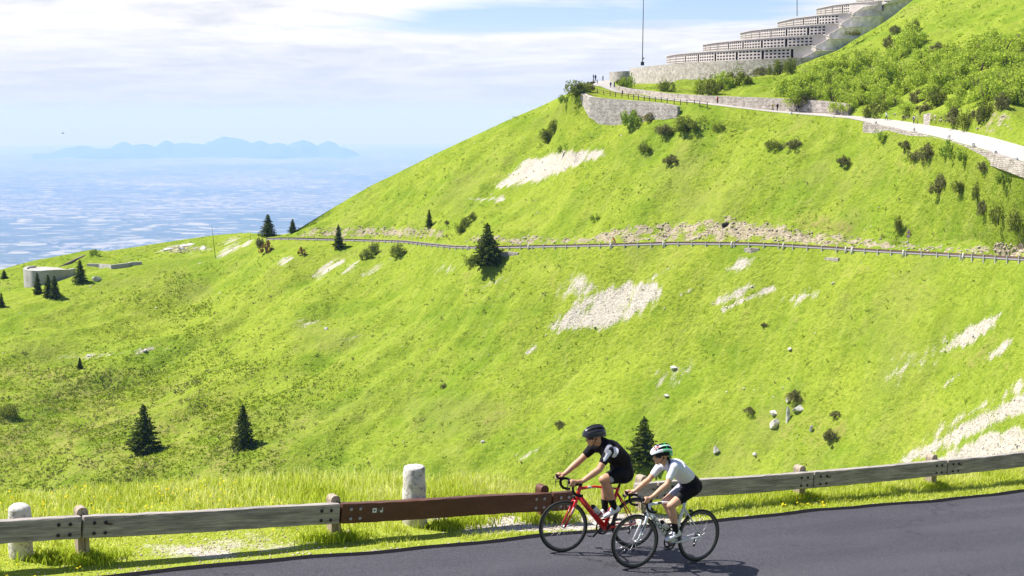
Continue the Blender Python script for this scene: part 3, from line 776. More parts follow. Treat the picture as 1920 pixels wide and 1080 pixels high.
rr_ = empty('guardrail')
make_beam(rr_, ub[1196], ub[1234] - g, M['greywood'], M['bolt_dark'], (0, 0), 6)
make_beam(rr_, ub[1234] + g, ub[1527] - g, M['greywood'], M['bolt_dark'], (1, 1), 7)
make_beam(rr_, ub[1527] + g, ub[1777] - g, M['greywood'], M['bolt_dark'], (1, 1), 8)
make_beam(rr_, ub[1777] + g, ub[1777] + step - g, M['greywood'], M['bolt_dark'], (1, 1), 9)
make_beam(rr_, ub[1777] + step + g, ub[1777] + 2 * step, M['greywood'], M['bolt_dark'], (1, 1), 10)
for a in (ub[1206], ub[1502], ub[1749], ub[1749] + step): make_post(rr_, a, M['postwood'], split=False)
tag(rr_, 'weathered grey timber guardrail on the right, starting behind the rider in white', 'guardrail')

# stone posts by the road
def stone_post(u, b, r0, r1, h, dome, label, name='stone_post'):
    a = a_of_u(u, b, .3)
    mb = MB()
    prof = [(r0 * 1.04, -.3), (r0 * 1.02, 0), (r0, h * .3), ((r0 + r1) / 2, h * .6), (r1, h - (dome or .04)), (r1 * .94, h - (dome or .02) * .45)]
    prof += ([(r1 * .80, h - dome * .26), (r1 * .52, h - dome * .09), (r1 * .25, h - dome * .02), (0, h)] if dome else [(r1 * .8, h), (0, h + .005)])
    mb.lathe(prof, 40)
    bmesh.ops.subdivide_edges(mb.bm, edges=[e for e in mb.bm.edges if abs(e.verts[0].co.z - e.verts[1].co.z) > .06], cuts=6)
    rn = random.Random(3)
    for v_ in mb.bm.verts:
        k = 1 + .028 * math.sin(v_.co.z * 23 + v_.co.x * 14) + rn.uniform(-.016, .016); v_.co.x *= k; v_.co.y *= k
    o = mb.build(name, M['lichen']); o.location = L(a, b, 0); tag(o, label, 'stone post', 'stone posts along the road'); return o
stone_post(777, 17.0, .172, .148, .82, 0, 'tall flat-topped whitewashed stone post behind the brown rail')
stone_post(38, 16.95, .138, .133, .66, .14, 'round-topped weathered stone post behind the grey rail at the far left')

# ------------------------------------------------------------------ verge grass (blades), flowers
def blades(name, n, amin, amax, bfun, hfun, mat, seed, wid=.008, keep=None, lean=.35):
    g_ = np.random.default_rng(seed)
    a = g_.uniform(amin, amax, n); b = bfun(a, g_.random(n))
    if keep is not None:
        k = g_.random(n) < keep(a, b); a, b = a[k], b[k]; n = len(a)
    h = hfun(a, b) * g_.uniform(.55, 1.25, n)
    x = E1.x * a + E2.x * b; y = E1.y * a + E2.y * b; z = -5.79 - .081 * (a - 10.5) + h_verge(a, b) - .01
    th = g_.uniform(0, 2 * np.pi, n); ph = g_.uniform(0, 2 * np.pi, n); ln = np.abs(g_.normal(0, lean, n))
    dx, dy = np.cos(th), np.sin(th); lx, ly = np.cos(ph) * ln * h, np.sin(ph) * ln * h
    w_ = wid * g_.uniform(.6, 1.4, n)
    V = np.zeros((n, 6, 3))
    for i, (f, ww, bend) in enumerate(((0, 1, 0), (.55, .8, .35), (1, .12, 1))):
        for j, s_ in enumerate((-1, 1)):
            V[:, i * 2 + j, 0] = x + dx * w_ * ww * s_ + lx * bend
            V[:, i * 2 + j, 1] = y + dy * w_ * ww * s_ + ly * bend
            V[:, i * 2 + j, 2] = z + h * f * (1 - .25 * ln * bend)
    base = np.arange(n)[:, None] * 6
    Qs = np.concatenate([base + np.array([0, 1, 3, 2]), base + np.array([2, 3, 5, 4])])
    tint = np.repeat(g_.random(n) * .6 + .4 * vnoise(a * 1.1, b * 1.1, 5), 6)
    hh = np.tile(np.array([0, 0, .5, .5, 1, 1.]), n)
    return link(name, mesh_np(name, V.reshape(-1, 3), Qs, [mat], False, {'tint': tint, 'hh': hh}))
def grassmat(t):
    ti = t.n('ShaderNodeAttribute', attribute_name='tint').outputs['Fac']; hh = t.n('ShaderNodeAttribute', attribute_name='hh').outputs['Fac']
    c = t.mix(t.ramp(ti, .05, .6), (.32, .42, .022), (.64, .70, .09))
    c = t.mix(t.math('MULTIPLY', t.ramp(ti, .50, .80), t.ramp(hh, .2, .9)), c, (.86, .82, .42))
    d = t.n('ShaderNodeBsdfDiffuse', {'Color': c}); tr = t.n('ShaderNodeBsdfTranslucent', {'Color': c})
    m = t.n('ShaderNodeMixShader', {0: .45, 1: d.outputs[0], 2: tr.outputs[0]}); t.nt.links.new(m.outputs[0], t.out.inputs[0])
M['blade'] = material('grass_blades', grassmat)
def keepg(a, b): return np.clip(1.05 - 1.35 * gravel_f(a, b) - .0, .03, 1) * (.35 + .65 * (fbm(a * 1.5, b * 1.5, 3, 77) > .42))
def h_gr(a, b):
    c = crest_b(a)
    h = .085 + .08 * np.clip((b - 17.2) / 2, 0, 1) + .11 * vnoise(a * .9, b * .9, 8) * np.clip((b - 16.6) / 1, .25, 1)
    h = h + .10 * np.clip((a - 7.2) / 1, 0, 1) * np.clip((b - 16.1), 0, 1) * vnoise(a * 2, b * 2, 3)
    h = h * np.where((a > 4.2) & (a < 8.0) & (b < 17.6), .55, 1) * np.where(b < 16.6, .62, 1)
    for ac in (a_of_u(777, 17.0, 0), a_of_u(38, 16.95, 0)): h = h * np.where((np.abs(a - ac) < .30) & (b < 17.05), .35, 1)
    return h * (1 - .6 * np.clip(gravel_f(a, b), 0, 1))
o = blades('verge_grass', 210000, -3, 27, lambda a, r: 15.97 + (crest_b(a) + .55 - 15.97) * r, h_gr, M['blade'], 3, .0070, keepg)
tag(o, 'bright tall grass on the verge along both sides of the guardrail', 'grass', kind='stuff')
# thick weeds around the feet of the posts
def around(cs, rad):
    cs = np.array(cs)
    def f(a, r): return r
    return f
spots = [(ub[155], RB + .1, .35, .24), (ub[628], RB + .1, .4, .24), (ub[1019] + .1, RB + .1, .4, .2), (ub[1502], RB + .1, .35, .25), (ub[1749], RB + .1, .3, .22), (a_of_u(777, 17.0, 0) + .55, 16.75, .4, .28), (a_of_u(38, 16.95, 0) + .5, 16.75, .4, .28)]
gw = np.random.default_rng(12); aa, bb = [], []
for (a, b, r_, h_) in spots:
    aa.append(gw.normal(a, r_ * .6, 700)); bb.append(np.abs(gw.normal(0, r_ * .35, 700)) * -1 + b + r_ * .3)
aa = np.concatenate(aa); bb = np.maximum(np.concatenate(bb), 16.0); cnt_ = [0]
class _G: pass
def fixed_blades(name, a, b, hgt, mat, wid):
    n = len(a)
    g2 = np.random.default_rng(5); x = E1.x * a + E2.x * b; y = E1.y * a + E2.y * b; z = -5.79 - .081 * (a - 10.5) + h_verge(a, b) - .01
    h = hgt * g2.uniform(.4, 1.2, n); th = g2.uniform(0, 6.28, n); ph = g2.uniform(0, 6.28, n); ln = g2.uniform(.1, .8, n)
    V = np.zeros((n, 6, 3))
    for i, (f, ww, bend) in enumerate(((0, 1, 0), (.55, .9, .35), (.9, .12, 1))):
        for j, s_ in enumerate((-1, 1)):
            V[:, i * 2 + j, 0] = x + np.cos(th) * wid * ww * s_ + np.cos(ph) * ln * h * bend
            V[:, i * 2 + j, 1] = y + np.sin(th) * wid * ww * s_ + np.sin(ph) * ln * h * bend
            V[:, i * 2 + j, 2] = z + h * f
    base = np.arange(n)[:, None] * 6
    Qs = np.concatenate([base + np.array([0, 1, 3, 2]), base + np.array([2, 3, 5, 4])])
    return link(name, mesh_np(name, V.reshape(-1, 3), Qs, [mat], False, {'tint': np.repeat(g2.random(n) * .5, 6), 'hh': np.tile(np.array([0, 0, .5, .5, 1, 1.]), n)}))
tag(fixed_blades('post_weeds', aa, bb, .15, M['blade'], .009), 'darker weeds crowding the feet of the posts', 'weeds', kind='stuff')
# yellow flowers
gf = np.random.default_rng(21); n = 2600
a = gf.uniform(-2, 24, n); b = 16.1 + (crest_b(a) + .1 - 16.1) * gf.random(n)
k = vnoise(a * .5, b * .8, 91) > np.where(a < 7.5, .50, .74); a, b = a[k], b[k]; n = len(a)
x = E1.x * a + E2.x * b; y = E1.y * a + E2.y * b; z = -5.79 - .081 * (a - 10.5) + h_verge(a, b) + h_gr(a, b) * gf.uniform(.6, 1.05, n) + .02
s_ = gf.uniform(.007, .014, n)
V = np.zeros((n, 4, 3)); tx = gf.normal(0, .5, n); ty = gf.normal(0, .5, n)
for j, (p_, q_) in enumerate(((-1, -1), (1, -1), (1, 1), (-1, 1))):
    V[:, j, 0] = x + p_ * s_; V[:, j, 1] = y + q_ * s_; V[:, j, 2] = z + (p_ * tx + q_ * ty) * s_
me = mesh_np('wildflowers', V.reshape(-1, 3), np.arange(n * 4).reshape(-1, 4), [leafmat('yellow_petals', (.70, .52, .01), (.85, .68, .03), .3)])
tag(link('wildflowers', me), 'tiny yellow wildflowers dotted through the verge grass', 'flowers', kind='stuff')
# loose stones on the worn patches
def stones(name, P_, S_, mat, seed):
    g2 = np.random.default_rng(seed); n = len(P_)
    base = np.array([(1, 0, 0), (-1, 0, 0), (0, 1, 0), (0, -1, 0), (0, 0, 1), (0, 0, -1)], float)
    V = base[None] * S_[:, None, None] * g2.uniform(.5, 1.2, (n, 6, 3)) * np.array([1, 1, .7])
    ang = g2.uniform(0, 6.28, n); c, s__ = np.cos(ang)[:, None], np.sin(ang)[:, None]
    V = np.stack([V[..., 0] * c - V[..., 1] * s__, V[..., 0] * s__ + V[..., 1] * c, V[..., 2]], -1) + g2.normal(0, .12, (n, 6, 3)) * S_[:, None, None] + P_[:, None, :]
    T_ = np.array([(0, 2, 4), (2, 1, 4), (1, 3, 4), (3, 0, 4), (2, 0, 5), (1, 2, 5), (3, 1, 5), (0, 3, 5)])
    return mesh_np(name, V.reshape(-1, 3), (np.arange(n)[:, None, None] * 6 + T_).reshape(-1, 3), [mat])
gs = np.random.default_rng(33); n = 16000
a = gs.uniform(0, 24, n); b = 15.92 + gs.random(n) ** 1.6 * 1.9
k = gs.random(n) < np.clip(gravel_f(a, b) * 1.2 - .12, 0, 1); a, b = a[k], b[k]; n = len(a)
Pn = np.stack([E1.x * a + E2.x * b, E1.y * a + E2.y * b, -5.79 - .081 * (a - 10.5) + h_verge(a, b)], -1)
tag(link('verge_gravel', stones('verge_gravel', Pn, gs.uniform(.008, .030, n), plain('tan_gravel', (.46, .39, .31), .95, .05, var=.35, scale=9), 2)), 'pale limestone gravel strewn along the verge', 'gravel', kind='stuff')

# ------------------------------------------------------------------ foliage kit
def leaf_quads(C, size, g_, flat=0.0, up=None):
    n = len(C); d = g_.normal(0, 1, (n, 3)); d /= np.linalg.norm(d, axis=1)[:, None]
    if up is not None: d = d + np.array(up) * flat; d /= np.linalg.norm(d, axis=1)[:, None]
    e = g_.normal(0, 1, (n, 3)); a = np.cross(d, e); a /= np.linalg.norm(a, axis=1)[:, None]; b = np.cross(d, a)
    s_ = (size * g_.uniform(.6, 1.35, n))[:, None]
    V = np.stack([C - a * s_ * .5, C + b * s_ * .32 - a * s_ * .05, C + a * s_ * .5, C - b * s_ * .32 - a * s_ * .05], 1)
    return V
def spruce_mesh(seed, H, R, dens=1.0):
    g_ = np.random.default_rng(seed); C = []
    z = .04 * H
    while z < H * .985:
        f = z / H; Lb = R * (1 - f) ** .80 * g_.uniform(.8, 1.12) + .05 * R
        nb = max(4, int((9 - 4 * f) * dens)); off = g_.uniform(0, 6.28)
        for k in range(nb):
            th = off + 6.283 * k / nb + g_.normal(0, .2); Lk = Lb * g_.uniform(.62, 1.18)
            m = max(4, int(Lk / (H * .014))); s_ = np.linspace(.12, 1, m)
            droop = -.22 * Lk * s_ ** 2 + .10 * Lk * s_ ** 3 * 1.6 + .05 * Lk
            for r_ in range(3):
                px = np.cos(th) * Lk * s_; py = np.sin(th) * Lk * s_
                side = g_.normal(0, .13, m) * Lk * (1.15 - s_) + g_.normal(0, .012 * H, m)
                C.append(np.stack([px - np.sin(th) * side, py + np.cos(th) * side, z + droop + g_.normal(0, .006 * H, m)], 1))
        z += H * .032 * g_.uniform(.8, 1.25)
    C.append(np.stack([g_.normal(0, .006 * H, 20), g_.normal(0, .006 * H, 20), np.linspace(.93, 1.02, 20) * H], 1))
    C = np.concatenate(C)
    V = leaf_quads(C, .042 * H, g_, .9, (0, 0, 1))
    return mesh_np('foliage', V.reshape(-1, 3), np.arange(len(C) * 4).reshape(-1, 4), [M['needle']])
def trunk_mesh(H, r_):
    mb = MB(); mb.tube([(0, 0, -.04 * H), (0, 0, .3 * H), (.01 * H, 0, .7 * H), (0, 0, .97 * H)], [r_ * 1.2, r_ * .9, r_ * .5, r_ * .1], 7)
    return mb.mesh('trunk', [M['bark']])
def bush_mesh(seed, w_, h_, n=700, size=.3, mat=None, clumps=12, pointy=0):
    g_ = np.random.default_rng(seed); C = []
    for k in range(clumps):
        th = g_.uniform(0, 6.28); rr2 = np.sqrt(g_.random()) * .88; ph = g_.uniform(.15, 1.0)
        cx, cy = np.cos(th) * rr2 * w_ / 2, np.sin(th) * rr2 * w_ / 2
        cz = h_ * ph * (1 - .55 * rr2 ** 2) * .78
        m = n // clumps; rad = w_ * g_.uniform(.09, .20)
        p_ = g_.normal(0, 1, (m, 3)); p_ /= np.linalg.norm(p_, axis=1)[:, None]; p_ *= rad * g_.uniform(.45, 1.08, m)[:, None]
        if pointy: p_[:, 2] *= 1.6; 
        C.append(p_ + np.array([cx, cy, max(cz, rad * .4)]))
    C = np.concatenate(C); C[:, 2] = np.maximum(C[:, 2], -.1 * h_)
    V = leaf_quads(C, size, g_, .3, (0, 0, 1))
    return mesh_np('foliage', V.reshape(-1, 3), np.arange(len(C) * 4).reshape(-1, 4), [mat])
def stems_mesh(seed, w_, h_):
    g_ = random.Random(seed); mb = MB()
    for k in range(6):
        th = g_.uniform(0, 6.28); r_ = g_.uniform(.2, .38) * w_
        mb.tube([(0, 0, -.2 * h_), (math.cos(th) * r_ * .4, math.sin(th) * r_ * .4, h_ * .3), (math.cos(th) * r_, math.sin(th) * r_, h_ * .7)], [.03 * h_, .02 * h_, .006 * h_], 5)
    return mb.mesh('stems', [M['bark']])
M['bark'] = plain('brown_bark', (.10, .07, .05), .9, .05, var=.3, scale=3)
M['needle'] = leafmat('spruce_needles', (.028, .050, .010), (.16, .19, .03), .22, 1.2)
M['pine'] = leafmat('mountain_pine_needles', (.08, .11, .018), (.31, .35, .06), .3, 1.0)
M['lime_leaf'] = leafmat('young_leaves', (.19, .29, .02), (.60, .70, .10), .35, .5)
M['olive_leaf'] = leafmat('olive_heath_leaves', (.10, .105, .035), (.29, .28, .10), .32, .7)
M['red_leaf'] = leafmat('rusty_leaves', (.13, .06, .025), (.30, .12, .05), .3, 1.0)
M['herb'] = leafmat('green_herbs', (.17, .26, .02), (.34, .44, .07), .38, .6)
M['tuft'] = leafmat('slope_tufts', (.15, .22, .012), (.32, .39, .035), .42, .05)

SPR = [spruce_mesh(s, 10, r_, d) for s, r_, d in ((1, 2.9, 1), (2, 2.5, 1.1), (3, 3.4, 1), (4, 2.2, .8))]
TR = trunk_mesh(10, .16)
def spruce(u, vb, vt, label, k=None, group='spruces on the slopes', shift=0, wide=1.0, name='spruce_tree'):
    p_ = on(u, vb); d = p_.y
    h = (vb - vt) / F * d * 1.03; s_ = h / 10
    k = k if k is not None else random.randrange(4)
    o = empty(name, p_ + Vector((0, 0, -.02 * h)), random.uniform(0, 6.28)); o.scale = (s_ * wide * 1.15, s_ * wide * 1.15, s_)
    link("crown", SPR[k], o); link('trunk', TR, o)
    tag(o, label, 'tree', group); return o
for (u, vb, vt, k, wd, lab) in [
    (503, 444, 403, 0, 1.35, 'broad dark spruce on the skyline at the left end of the middle road'),
    (549, 437, 411, 1, 1.3, 'small spruce peeking over the ridge just right of the broad skyline spruce'),
    (635, 466, 422, 1, .95, 'slim spruce on the lower edge of the middle road, left of the pine shrubs'),
    (805, 426, 393, 3, 1.0, 'slim spruce on top of the rocky bank above the middle road'),
    (914, 499, 420, 2, 1.05, 'tallest dark spruce standing below the middle road bend'),
    (151, 530, 488, 0, 1.1, 'dark spruce right of the concrete bastion, beside a rock'),
    (71, 551, 511, 1, .9, 'left spruce of the three below the concrete bastion'),
    (91, 557, 515, 3, 1.1, 'middle spruce of the three below the concrete bastion'),
    (103, 559, 517, 1, 1.1, 'right spruce of the three below the concrete bastion'),
    (271, 848, 757, 2, .95, 'dark spruce with a round shadow low on the left slope'),
    (457, 838, 757, 0, .95, 'dark pointed spruce low on the slope right of the other lone one'),
    (1207, 872, 780, 2, 1.05, 'dark spruce directly behind the two cyclists'),
    (3, 576, 549, 3, 1.1, 'small spruce cut by the left edge of the photo'),
    (150, 691, 670, 1, 1.2, 'tiny spruce by the faint path on the left slope'),
    (8, 522, 506, 0, 1.5, 'low bushy spruce left of the concrete bastion'),
]: spruce(u, vb, vt, lab, k, wide=wd)

BV = {
 'pine': [(bush_mesh(11 + i, 2.6, 1.7, 1700, .17, M['pine'], 18, 1), stems_mesh(i, 2.4, 1.5)) for i in range(3)],
 'lime': [(bush_mesh(21 + i, 3.2, 2.6, 2600, .17, M['lime_leaf'], 26), stems_mesh(i + 5, 3, 2.4)) for i in range(4)],
 'olive': [(bush_mesh(31 + i, 2.6, 1.6, 1500, .18, M['olive_leaf'], 16), stems_mesh(i + 9, 2.4, 1.4)) for i in range(3)],
 'red': [(bush_mesh(41, 1.8, 1.6, 700, .16, M['red_leaf'], 14), stems_mesh(14, 1.6, 1.5))],
 'herb': [(bush_mesh(51 + i, 2.8, 1.0, 800, .20, M['herb'], 14), None) for i in range(2)],
}
def bush(u, vb, wpx, hpx, kind, label, cat='shrub', group=None, name='shrub', lift=0):
    p_ = on(u, vb); d = p_.y
    wm, hm = wpx / F * d, hpx / F * d
    f, st_ = random.choice(BV[kind]); bw = {'pine': 2.6, 'lime': 3.2, 'olive': 2.6, 'red': 1.8, 'herb': 2.8}[kind]; bh = {'pine': 1.7, 'lime': 2.6, 'olive': 1.6, 'red': 1.6, 'herb': 1.0}[kind]
    o = empty(name, p_ + Vector((0, 0, lift)), random.uniform(0, 6.28)); o.scale = (wm / bw, wm / bw, hm / bh)
    link('foliage', f, o)
    if st_ is not None: link('stems', st_, o)
    tag(o, label, cat, group); return o
for args in [
    (488, 463, 20, 24, 'olive', 'olive shrub next to the rusty-red one below the broad skyline spruce'),
    (499, 474, 28, 30, 'red', 'rusty-red shrub below the broad skyline spruce'),
    (567, 478, 18, 20, 'red', 'small reddish shrub under the rail left of the slim spruce'),
    (686, 486, 28, 20, 'pine', 'left of the paired pine shrubs on the slope under the rail'),
    (703, 476, 28, 22, 'pine', 'right of the paired pine shrubs on the slope under the rail'),
    (748, 480, 34, 24, 'pine', 'round pine shrub under the rail between the slim and the tallest spruce'),
    (884, 499, 26, 26, 'pine', 'low pine shrub at the left foot of the tallest spruce'),
    (862, 436, 22, 22, 'pine', 'lowest of the three pine shrubs leaning uphill above the road bend'),
    (874, 424, 22, 22, 'pine', 'middle of the three pine shrubs leaning uphill above the road bend'),
    (888, 413, 20, 16, 'pine', 'highest of the three pine shrubs leaning uphill above the road bend'),
    (838, 420, 10, 8, 'olive', 'tiny olive shrub right of the slim spruce on the bank'),
    (1024, 263, 32, 26, 'pine', 'dark pine shrub near the left skyline above the long scree'),
    (1040, 248, 26, 24, 'pine', 'pine shrub touching the left skyline below the round wall'),
    (1058, 288, 26, 20, 'herb', 'bright green bush at the top edge of the upper scree'),
    (1210, 284, 28, 20, 'pine', 'dark shrub below the round wall, left of the larger one'),
    (1256, 308, 34, 20, 'olive', 'low olive shrub alone on the slope under the large shrub'),
    (1250, 252, 50, 26, 'olive', 'olive half of the large shrub right of the round wall foot'),
    (1290, 244, 62, 32, 'pine', 'dark half of the large shrub right of the round wall foot'),
    (1185, 232, 50, 28, 'herb', 'light green bush growing against the foot of the round wall'),
    (1222, 226, 40, 16, 'olive', 'olive bush under the right end of the round wall'),
    (1348, 244, 24, 16, 'pine', 'small dark shrub right of the large shrub'),
    (1452, 276, 38, 16, 'pine', 'left half of the flat dark shrub in the middle of the upper slope'),
    (1486, 276, 40, 20, 'olive', 'right half of the flat dark shrub in the middle of the upper slope'),
    (1582, 308, 32, 18, 'olive', 'faint olive shrub on the slope under the low stone wall'),
    (1117, 413, 20, 12, 'herb', 'little green bush above the rocky bank'),
    (1652, 262, 34, 18, 'herb', 'green bush at the foot of the low wall, leftmost of five'),
    (1696, 280, 30, 18, 'olive', 'olive bush at the foot of the low wall, second of five'),
    (1806, 300, 34, 22, 'herb', 'green bush at the foot of the low wall, third of five'),
    (1846, 322, 34, 24, 'olive', 'olive bush at the foot of the low wall, fourth of five'),
    (1888, 344, 40, 26, 'herb', 'green bush at the foot of the low wall, last of five'),
    (1715, 300, 26, 26, 'olive', 'left of the shrubs under the upper road wall'),
    (1740, 300, 44, 34, 'olive', 'middle of the shrubs under the upper road wall'),
    (1780, 290, 50, 30, 'herb', 'light green one of the shrubs under the upper road wall'),
    (1762, 362, 44, 38, 'olive', 'brownish round shrub halfway down the right slope'),
    (1800, 360, 40, 26, 'pine', 'lower dark shrub right of the brownish round one'),
    (1833, 372, 22, 36, 'pine', 'thin upright shrub, highest of the dark group at the right edge'),
    (1845, 402, 26, 30, 'olive', 'leftmost low shrub of the dark group at the right edge'),
    (1872, 414, 42, 46, 'pine', 'biggest dark shrub of the group at the right edge'),
    (1910, 428, 44, 44, 'pine', 'dark shrub cut by the right edge of the photo'),
    (1080, 178, 56, 32, 'pine', 'big dark bush on the skyline left of the white road'),
    (1098, 172, 40, 24, 'olive', 'yellowish bush on the skyline behind the round wall'),
    (1063, 192, 30, 18, 'herb', 'green bush on the ridge below the big dark bush'),
    (1168, 163, 26, 26, 'olive', 'dark bush at the left corner of the memorial wall'),
    (1178, 166, 34, 26, 'herb', 'bright green bush at the left corner of the memorial wall'),
    (1250, 170, 34, 24, 'pine', 'round shrub alone in front of the memorial wall'),
    (1310, 176, 30, 34, 'lime', 'left of the big bushes in front of the memorial wall'),
    (1330, 178, 44, 40, 'pine', 'second from the left of the big bushes before the memorial wall'),
    (1352, 168, 46, 40, 'lime', 'tallest light bush in front of the memorial wall'),
    (1385, 160, 50, 36, 'pine', 'dark bush right of the tall light one before the memorial wall'),
    (1432, 142, 40, 18, 'olive', 'flat olive bush on the hump before the memorial wall'),
    (1460, 140, 44, 28, 'pine', 'left dark bush at the foot of the memorial end'),
    (1484, 138, 30, 30, 'pine', 'right dark bush at the foot of the memorial end'),
    (1600, 66, 34, 12, 'olive', 'dark flat shrub against the grey flank of the memorial'),
    (1712, 62, 28, 30, 'pine', 'dark round bush casting a shadow on the high meadow'),
    (1680, 62, 24, 16, 'olive', 'brown shrub left of the dark round bush on the high meadow'),
    (1665, 92, 28, 28, 'olive', 'upper left olive shrub of the thicket edge'),
    (1762, 100, 40, 22, 'olive', 'brown heather shrub on the upper edge of the thicket'),
    (1683, 437, 20, 34, 'pine', 'small leaning conifer beside the road sign'),
    (852, 926, 34, 40, 'pine', 'small dark shrub between the white stone post and the brown post'),
    (1492, 752, 36, 24, 'olive', 'dry brown bush above the boulders behind the right rail'),
    (1560, 826, 40, 30, 'olive', 'dry bush right of the boulders behind the right rail'),
    (1407, 775, 28, 14, 'olive', 'small brown bush left of the boulders'),
    (1565, 782, 26, 14, 'olive', 'small brown bush upper right of the boulders'),
    (1050, 800, 22, 14, 'olive', 'brown tussock above the helmet of the rider in black'),
    (15, 784, 44, 34, 'pine', 'dark low pine at the left edge halfway down the slope'),
    (832, 728, 14, 14, 'olive', 'tiny dark bush alone in the middle of the slope'),
    (1434, 612, 18, 10, 'olive', 'tiny brown bush right of the pale streaks'),
    (178, 342 + 0, 1, 1, 'herb', 'x'),
]:
    if args[-1] == 'x': continue
    bush(*args)
bush(178, 478, 22, 12, 'herb', 'low bright bush on the left skyline above the concrete bastion')
# dense thicket of light green shrubs above the upper road
rt = random.Random(5)
TH_ = [(1500, 178), (1530, 182), (1560, 175), (1545, 150), (1520, 155), (1575, 145), (1600, 160), (1590, 188), (1620, 195), (1650, 190), (1625, 165), (1605, 125), (1640, 140), (1665, 165), (1680, 195), (1655, 115), (1690, 130), (1700, 160), (1715, 190), (1735, 205), (1690, 95), (1725, 110), (1735, 140), (1745, 170), (1765, 195), (1770, 130), (1775, 155), (1800, 170), (1795, 200), (1805, 130), (1835, 120), (1830, 155), (1860, 140), (1855, 175), (1890, 120), (1890, 155), (1915, 140), (1915, 180), (1870, 100), (1905, 95), (1830, 185), (1880, 190), (1940, 110), (1950, 160), (1845, 95), (1480, 165), (1512, 195), (1575, 205), (1700, 212), (1640, 212), (1990, 130), (1980, 180), (1815, 105), (1785, 110), (1760, 118), (1705, 75), (1862, 84), (1916, 76), (1945, 80), (1990, 90), (1620, 108), (1560, 125), (1525, 136)]
for (u, v) in TH_:
    w_ = rt.uniform(52, 72); kind = 'lime' if (v < 190 or rt.random() < .3) else ('olive' if rt.random() < .6 else 'pine')
    nm = {'lime': 'light green leafy shrub in the dense thicket above the white road', 'olive': 'brownish shrub along the lower edge of the thicket above the white road', 'pine': 'dark pine shrub along the lower edge of the thicket above the white road'}[kind]
    low = v > 180
    if low: w_ *= .72
    bush(u + rt.uniform(-6, 6), v + (2 if low else 14), w_, w_ * rt.uniform(.62, .85), kind, nm, group={'lime': 'light shrubs of the thicket', 'olive': 'brownish shrubs of the thicket edge', 'pine': 'pine shrubs of the thicket edge'}[kind], lift=-.4)
for i, (u, v) in enumerate([(1790, 232), (1812, 236), (1836, 232), (1850, 222), (1878, 205)]):
    bush(u, v, 34, 34, 'olive' if i % 2 == 0 else 'pine', ['brown shrub hanging over the dry stone wall piece by the white road', 'dark shrub second from the wall piece by the white road', 'brown shrub third from the wall piece by the white road', 'dark shrub left of the rocks by the white road', 'brown shrub on the rocks at the right by the white road'][i], group='shrubs beside the white road')

# herbs, tussocks and small clumps covering the slopes: nobody could count them
def scatter_tufts(name, n, seed, prob, smin, smax, mat, per=7, label=''):
    g_ = np.random.default_rng(seed)
    sel = np.argwhere((KEY[:-1, :-1] > 2.3) & (KEY[:-1, :-1] < 12.95) & ~((KEY[:-1, :-1] > 4.9) & (KEY[:-1, :-1] < 6.15)) & ~((KEY[:-1, :-1] > 8.9) & (KEY[:-1, :-1] < 12.1) & (us[None, :-1] > 1030)))
    area = np.abs((X[sel[:, 0], sel[:, 1] + 1] - X[sel[:, 0], sel[:, 1]]) * (D[sel[:, 0] + 1, sel[:, 1]] - D[sel[:, 0], sel[:, 1]])) * 1.2
    pr = area * prob(U_[sel[:, 0], sel[:, 1]], V_[sel[:, 0], sel[:, 1]], X[sel[:, 0], sel[:, 1]], D[sel[:, 0], sel[:, 1]]) * (1 - np.clip(scree[sel[:, 0], sel[:, 1]] * 1.3, 0, .95))
    pr /= pr.sum(); ch = sel[g_.choice(len(sel), n, p=pr)]
    i, j = ch[:, 0], ch[:, 1]; fi, fj = g_.random(n), g_.random(n)
    def bil(A_): return (A_[i, j] * (1 - fj) + A_[i, j + 1] * fj) * (1 - fi) + (A_[i + 1, j] * (1 - fj) + A_[i + 1, j + 1] * fj) * fi
    P_ = np.stack([bil(X), bil(D), bil(Z)], -1)
    S_ = smin + (smax - smin) * g_.random(n) ** 2.2
    C = np.repeat(P_, per, 0) + g_.normal(0, 1, (n * per, 3)) * np.repeat(S_, per)[:, None] * np.array([.45, .45, .22])
    C[:, 2] += np.repeat(S_, per) * .22
    V = leaf_quads(C, np.repeat(S_, per) * .75, g_, .5, (0, 0, 1))
    o = link(name, mesh_np(name, V.reshape(-1, 3), np.arange(len(C) * 4).reshape(-1, 4), [mat]))
    tag(o, label, 'ground cover', kind='stuff')
def pr_heath(u, v, x, y):
    heath = np.clip((v - 640) / 90, 0, 1) * np.clip((700 - u) / 250, 0, 1)
    n_ = fbm(x / 9, y / 9, 3, 61)
    hollow = np.exp(-((u - 330) / 110) ** 2 - ((v - 580) / 60) ** 2) * 1.4
    up = ((v < 440) & (u > 1050)) * .12
    return (.10 + 1.5 * heath + hollow + up) * np.clip((n_ - .36) * 4, .05, 1)
scatter_tufts('slope_herbs', 52000, 71, pr_heath, .16, .62, M['tuft'], 7, 'low herbs and tussocks covering the grassy slopes')
def pr_brown(u, v, x, y):
    n_ = fbm(x / 6, y / 6, 3, 19)
    heath = np.clip((v - 660) / 60, 0, 1) * np.clip((620 - u) / 200, 0, 1)
    bank = np.exp(-((v - 440) / 10) ** 2) * (u > 545)
    return (.04 + heath + 1.4 * bank) * np.clip((n_ - .5) * 6, .0, 1)
scatter_tufts('heather_clumps', 6000, 72, pr_brown, .2, .7, M['olive_leaf'], 7, 'brown heather clumps scattered over the lower slope and the road bank')
print('vegetation built')
